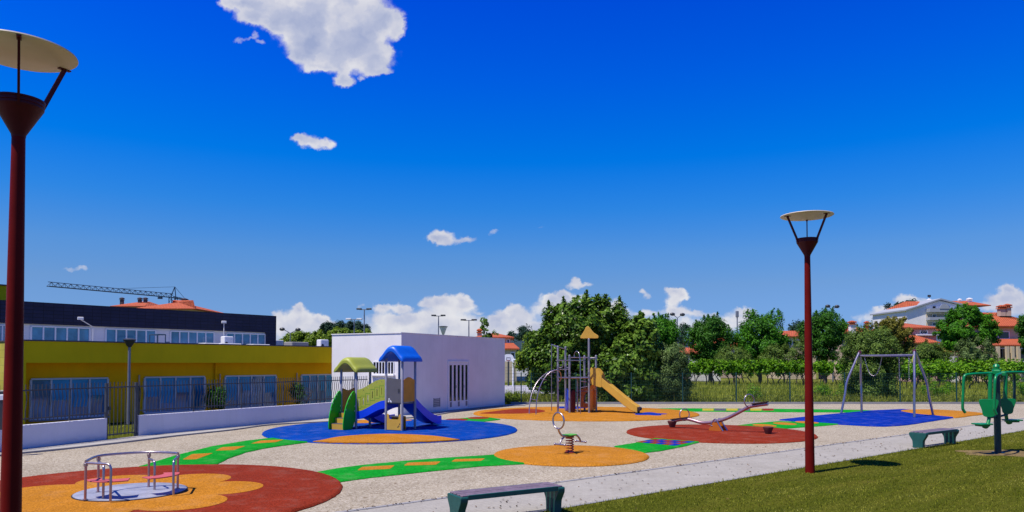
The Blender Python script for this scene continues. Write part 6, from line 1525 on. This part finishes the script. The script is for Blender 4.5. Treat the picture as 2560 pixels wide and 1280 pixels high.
tree('olive_tree', 'large olive bush right behind the swing frame', 'tree', [pb(2178, 872, 62, 40, Y), pb(2140, 900, 36, 52, Y), pb(2215, 905, 42, 50, Y), pb(2180, 940, 66, 50, Y), pb(2160, 848, 34, 22, Y), pb(2205, 850, 36, 24, Y), pb(2185, 975, 56, 28, Y)], gx(2182, Y), 52000, .16, M['lf_olive'], 300, .42, .14, 8, None, .38, shoots=16)
# trees behind the school and the white building
Y = 105
for lb, bl, u in (('low bright green tree just right of the navy end wall', [(742, 848, 28, 14), (725, 855, 18, 10), (760, 852, 16, 12)], 742), ('low bright green tree behind the air conditioner beside the white building', [(790, 846, 26, 15), (815, 848, 20, 14), (772, 852, 16, 10)], 795), ('yellow green tree top peeping over the white building corner', [(850, 838, 22, 14), (872, 834, 16, 9), (905, 838, 18, 8)], 862)):
    tree('leafy_tree', lb, 'tree', [pb(*b, Y) for b in bl], gx(u, Y), 6500, .36, M['lf_yellow'], 50, .6, .2, 4, 'green trees behind the school')
Y = 52
tree('sapling', 'thin leafy sapling rising behind the white building roof', 'tree', [pb(1213, 812, 9, 17, Y), pb(1218, 835, 13, 12, Y), pb(1232, 838, 9, 8, Y), pb(1207, 800, 5, 10, Y), pb(1215, 850, 18, 12, Y), pb(1246, 842, 6, 8, Y)], gx(1222, Y), 900, .2, M['lf_fig'], 34, .18, .05, 4)
# far woods
Y = 210
for lb, bl, u in (('distant dark pine clump left, above the white building corner', [(820, 822, 22, 10), (845, 816, 24, 9), (833, 826, 34, 8)], 830), ('distant dark pine clump right of the pale mast', [(880, 818, 22, 12), (905, 822, 16, 11), (870, 828, 26, 8)], 885)):
    tree('pine_clump', lb, 'trees', [pb(*b, Y, 5) for b in bl], gx(u, Y), 5500, .65, M['lf_far'], 46, 1.1, .3, 8, 'distant pine clumps', shell=.4)
Y = 230
for lb, bl, u in (('distant tall dark wood on the hill left of the apartment block', [(2232, 785, 26, 16), (2215, 795, 24, 14), (2248, 795, 26, 18), (2225, 775, 12, 12), (2200, 803, 18, 9)], 2230), ('lone feathery pine top right beside the apartment block', [(2268, 760, 6, 5), (2273, 768, 8, 6), (2264, 775, 8, 7), (2262, 790, 10, 12)], 2266)):
    tree('pine_clump', lb, 'trees', [pb(*b, Y, 6) for b in bl], gx(u, Y), 6500, .62, M['lf_far'], 60, 1.1, .4, 6, 'distant pine clumps', shell=.4)
tree('pine_clump', 'distant dark trees between the cream house and the biggest tree', 'trees', [pb(1290, 838, 22, 12, 170, 4), pb(1315, 832, 18, 14, 170, 4), pb(1335, 842, 26, 12, 170, 4), pb(1308, 826, 8, 8, 170, 3)], gx(1312, 170), 3000, .5, M['lf_far'], 60, .9, .3, 6, 'distant pine clumps', shell=.4)
tree('pine_clump', 'distant dark crown left of the right street lamp', 'trees', [pb(2002, 815, 18, 14, 150, 4), pb(1990, 825, 14, 10, 150, 4)], gx(2002, 150), 1600, .5, M['lf_far'], 40, .8, .3, 5, 'distant pine clumps', shell=.4)
tree('pine_clump', 'distant dark crown between round tree and domed tree', 'trees', [pb(1712, 826, 9, 12, 150, 3), pb(1708, 850, 12, 16, 150, 3)], gx(1710, 150), 1400, .45, M['lf_far'], 34, .7, .25, 5, 'distant pine clumps', shell=.4)
# belt of far wood closing the horizon, and the hills
n = 26000; xs = RNG.uniform(-190, 300, n); base = 5.0 + 1.6 * np.sin(xs * .11) + 1.2 * np.sin(xs * .37 + 1) + .9 * np.sin(xs * .9)
C = np.stack([xs, 235 + RNG.uniform(-6, 6, n), base * RNG.random(n) ** .6], 1); o = leaves('far_wood', C, RNG.normal(size=(n, 3)) + [0, -.4, .6], 1.1, M['lf_far'], None, (50, 235, 0), aspect=.6); tagit(o, 'dark belt of distant woods along the horizon', 'woods', None, 'stuff')
mb = MB(); rows = []
for k, (yy, hh) in enumerate(((1300, -3), (1500, .55), (1700, 1.0), (2000, .9), (2600, -3))):
    rows.append([(x_, yy, (46 + 26 * math.sin(x_ * .0031 + 1.2) + 12 * math.sin(x_ * .011)) * hh if hh > 0 else -3) for x_ in range(-1500, 2300, 60)])
mb.grid(rows); structure(mb.build('hills', M['hill'] if 'hill' in M else M['lf_far'], smooth=True))
# bushes of the school yard and along the fence
def shrub(label, bl, u, Y, m, n, leaf=.1, rcl=.2, ncl=50, grp=None, nm='bush'): return tree(nm, label, 'bush', [pb(*b, Y) for b in bl], gx(u, Y), n, leaf, M[m], ncl, rcl, .03, 4, grp, .45, stems=2)
yb = onl(540, off(.9)).y; shrub('dark bush between the second and third ground floor windows of the school', [(538, 985, 24, 32), (525, 1000, 16, 22), (553, 1000, 14, 20)], 538, yb, 'lf_deep', 2600)
yb = onl(745, off(.9)).y; shrub('dark bush before the yellow wall left of the last school window', [(742, 975, 16, 22), (750, 992, 14, 16)], 745, yb, 'lf_deep', 1500)
shrub('leafy bush behind the fence corner beside the white building', [(1284, 990, 18, 16), (1270, 998, 12, 12), (1296, 1000, 16, 8)], 1283, 44.4, 'lf_yellow', 1500)
shrub('bright green young bush behind the fence above the seesaw', [(1887, 985, 17, 20), (1880, 972, 10, 12), (1893, 995, 16, 10)], 1887, 47, 'lf_vine', 1300)
shrub('leafy green bush behind the fence left of the swing', [(2050, 972, 20, 16), (2070, 985, 14, 14)], 2055, 50, 'lf_vine', 1300); shrub('low leafy bush behind the fence between right lamp and swing', [(2118, 970, 20, 18), (2100, 985, 18, 12)], 2115, 52, 'lf_vine', 1500)
shrub('spreading green bush behind the fence right of the swing', [(2345, 965, 30, 20), (2320, 975, 22, 14), (2370, 975, 22, 16)], 2345, 50, 'lf_vine', 2600); shrub('green bush behind the fence beside the chest press', [(2545, 962, 26, 26), (2570, 975, 24, 22)], 2550, 49, 'lf_vine', 2000)
c = G(155, 1107); tree('weed', 'small dark green weed at the foot of the left white wall', 'weed', [(c[0], c[1] + .05, .10, .09, .05, .10)], (c[0], c[1] + .05), 140, .06, M['lf_big'], 10, .05, .008, 2)
c = G(233, 1105); tree('weed', 'tiny flat weed under the left white wall near the gate', 'weed', [(c[0], c[1] + .08, .03, .10, .05, .03)], (c[0], c[1] + .08), 80, .05, M['lf_big'], 8, .04, .006, 1)
# vines: a few kinds, copied along the rows
Yv = 80
protos = []
VL = 'gnarled grapevine with leafy top standing in the long vine row beyond the fence'
for k in range(4):
    t = thing('grapevine', VL, 'grapevine', (0, 0, 0), 0, 'grapevines in the rows'); C, N, cc = crown_points([(0, 0, 1.72, .95, .45, .62), (.5, 0, 1.9, .55, .4, .42), (-.5, 0, 1.85, .55, .4, .45)], 620, 26, .26, .5, .3)
    m = 40; q = np.stack([RNG.uniform(-.8, .8, m), RNG.normal(size=m) * .2, RNG.uniform(2.1, 2.7, m)], 1); C = np.vstack([C, q]); N = np.vstack([N, RNG.normal(size=(m, 3))])
    leaves('foliage', C, N, .22, M['lf_vine'], t, aspect=.8)
    mb = MB(); w_ = RNG.normal(size=4) * .12; pth = cr([(0, 0, -.05), (w_[0], 0, .4), (w_[1] + .08, 0, .8), (w_[2], 0, 1.2), (w_[3] - .1, 0, 1.6)], 4); mb.tube(pth, [.07 - .002 * i for i in range(len(pth))], 6); mb.tube(cr([pth[8], Vector(pth[10]) + Vector((.3, 0, .15)), Vector(pth[12]) + Vector((.6, 0, .2))], 4), .03, 5); mb.tube(cr([pth[9], Vector(pth[11]) + Vector((-.25, 0, .1)), Vector(pth[12]) + Vector((-.6, 0, .25))], 4), .03, 5); mb.build('trunk', M['vine_wood'], t, smooth=True); protos.append(t)
spots = []
for i in range(46): spots.append((X(1722 + i * 19.2, Yv) + RNG.normal() * .12, Yv + RNG.normal() * .15, RNG.uniform(1.0, 1.14)))
for i in range(16): spots.append((X(1735 + i * 55, 88) + RNG.normal() * .2, 88, RNG.uniform(.95, 1.1)))
for i in range(12): spots.append((X(2262 + i * 28.5, 66) + RNG.normal() * .12, 66 + RNG.normal() * .2, RNG.uniform(.85, .98)))
for i, (x, y, s_) in enumerate(spots):
    o = protos[i] if i < 4 else copy_tree(protos[i % 4]); o.location = (x, y, 0); o.scale = (1, 1, s_)
    if i >= 4: o.rotation_euler = (0, 0, 0 if RNG.random() < .5 else math.pi)
    if y == 88: o['label'] = 'grapevine with leafy top in the back row behind the long vine row'; o['group'] = 'grapevines in the back row'
    elif y < 70: o['label'] = 'grapevine with leafy top in the short nearer row behind the chest press'; o['group'] = 'grapevines in the nearer right row'
# meadow grass, weeds by the fence
def blades(name, P, h, w_, mat, lean=.35, loc=(0, 0, 0)):
    n = len(P); a = RNG.uniform(0, 2 * np.pi, n); dx = np.stack([np.cos(a), np.sin(a), np.zeros(n)], 1); l = RNG.normal(size=(n, 3)) * lean; l[:, 2] = 1; l /= np.linalg.norm(l, axis=1, keepdims=True)
    H = (h * RNG.uniform(.55, 1.3, n))[:, None]; W = (w_ * RNG.uniform(.7, 1.3, n))[:, None]
    V = np.stack([P - dx * W, P + dx * W, P + l * H], 1).reshape(-1, 3); return raw_mesh(name, V, np.arange(3 * n).reshape(n, 3), mat, None, loc)
n = 42000; yy = YF + .3 + (90 - YF) * RNG.random(n) ** 1.6; uu = RNG.uniform(1255, 2680, n); P = np.stack([(uu - 1280) / F * yy, yy, np.full(n, -.05)], 1)
keep = ~((P[:, 1] > 57.5) & (P[:, 1] < 81) & (P[:, 0] < 9.5)); P = P[keep]; h = .30 + .30 * RNG.random(len(P)) * (1 + .5 * np.sin(P[:, 0] * 1.3) * np.sin(P[:, 1] * .9))
o = blades('meadow_grass', P, h, .028, M['meadow_blade'], .45, (25, 60, 0)); tagit(o, 'tall yellow green meadow grass under the vines beyond the fence', 'grass', None, 'stuff')
n = 9000; xs = RNG.uniform(.6, 36, n); clump = .5 + .5 * np.sin(xs * 2.1) * np.sin(xs * .83 + 1); P = np.stack([xs, YF + .25 + RNG.random(n) * 1.1, RNG.random(n) ** 1.5 * (.28 + .5 * clump)], 1)
o = leaves('weeds', P, RNG.normal(size=(n, 3)) + [0, 0, .5], .10, M['lf_weed'], None, (18, YF, 0), .45); tagit(o, 'straggly weeds along the foot of the back fence', 'weeds', None, 'stuff')
# mown lawn in front
a0 = Vector((pl0[0], pl0[1])); nlv = Vector((du.y, -du.x))
def in_lawn(n, s0, s1, w1, pw_): 
    s = RNG.uniform(s0, s1, n); q = .04 + w1 * RNG.random(n) ** pw_; return np.stack([a0.x + du.x * s + nlv.x * q, a0.y + du.y * s + nlv.y * q, np.full(n, .01)], 1), s, q
P, s_, q_ = in_lawn(230000, -3, 34, 13, 1.15)
u_ = P[:, 0] / np.maximum(.1, P[:, 1]); vis = (P[:, 1] > 9.5) & (u_ < .76) & (u_ > -.05); P = P[vis]; q_ = q_[vis]; s_ = s_[vis]
patch = .5 + .5 * np.sin(P[:, 0] * 1.1 + 2 * np.sin(P[:, 1] * .5)) * np.sin(P[:, 1] * 1.7 + P[:, 0] * .6)
mp2 = np.array([mpx.x, mpx.y]); dd = np.hypot((P[:, 0] - mp2[0] - .1) / 1.2, (P[:, 1] - mp2[1] + .1) / .75); keep = (dd > 1) | (RNG.random(len(P)) < dd ** 3 * .5); P = P[keep]; patch = patch[keep]; q_ = q_[keep]
edge = np.exp(-q_ / .12) * .05
o = blades('lawn_grass', P, (.026 + .022 * patch + edge), .0065, M['blade'], .6, (10, 15, 0)); tagit(o, 'short mown olive green lawn grass in front of the path', 'grass', None, 'stuff')
mb = MB(); mb.prism(splat((mpx.x + .1, mpx.y - .1), 1.15, .72, 5, .7), -.1, .018); structure(mb.build('bare_soil', M['soil']))
n = 700; s = RNG.uniform(0, 16, n); q = .05 + .5 * RNG.random(n) ** 2
# leaf litter and bits on path and gravel
n = 520; s = RNG.uniform(-9, 24, n); q = -pw * RNG.random(n); clus = (np.sin(s * 1.3) * np.sin(s * .41 + q) > -.35); s = s[clus]; q = q[clus]; n = len(s)
P = np.stack([a0.x + du.x * s + nlv.x * q, a0.y + du.y * s + nlv.y * q, np.full(n, .022)], 1); m = 160; g2 = RNG.random((m, 2)); P2 = np.stack([-6 + 16 * g2[:, 0], 12 + 26 * g2[:, 1], np.full(m, .012)], 1)
k = 220; s = RNG.uniform(-6, 22, k); P3 = np.stack([pu0[0] + du.x * s + nlv.x * RNG.normal(size=k) * .06, pu0[1] + du.y * s + nlv.y * RNG.normal(size=k) * .06, np.full(k, .024)], 1)
P = np.vstack([P, P2, P3]); o = leaves('leaf_litter', P, RNG.normal(size=(len(P), 3)) * .25 + [0, 0, 1], .055, M['dry_leaf'], None, (3, 17, 0), .6); tagit(o, 'dry leaves and crumbs scattered on the pale path and gravel', 'leaf litter', None, 'stuff')
# yard grass behind the low wall
n = 9000; P = np.stack([RNG.uniform(-22, -7, n), RNG.uniform(20, 40, n), np.full(n, -.03)], 1); fl_ = (P[:, 0] - W2[0]) * wd.y - (P[:, 1] - W2[1]) * wd.x
k_ = (fl_ < -.3); P = P[k_]; aa = P[:, 0] - KS * P[:, 1]; P = P[aa > off(.9)]; o = blades('yard_grass', P, .14, .012, M['meadow_blade'], .5, (-14, 28, 0)); tagit(o, 'rough yellow green grass in the school yard behind the low wall', 'grass', None, 'stuff')
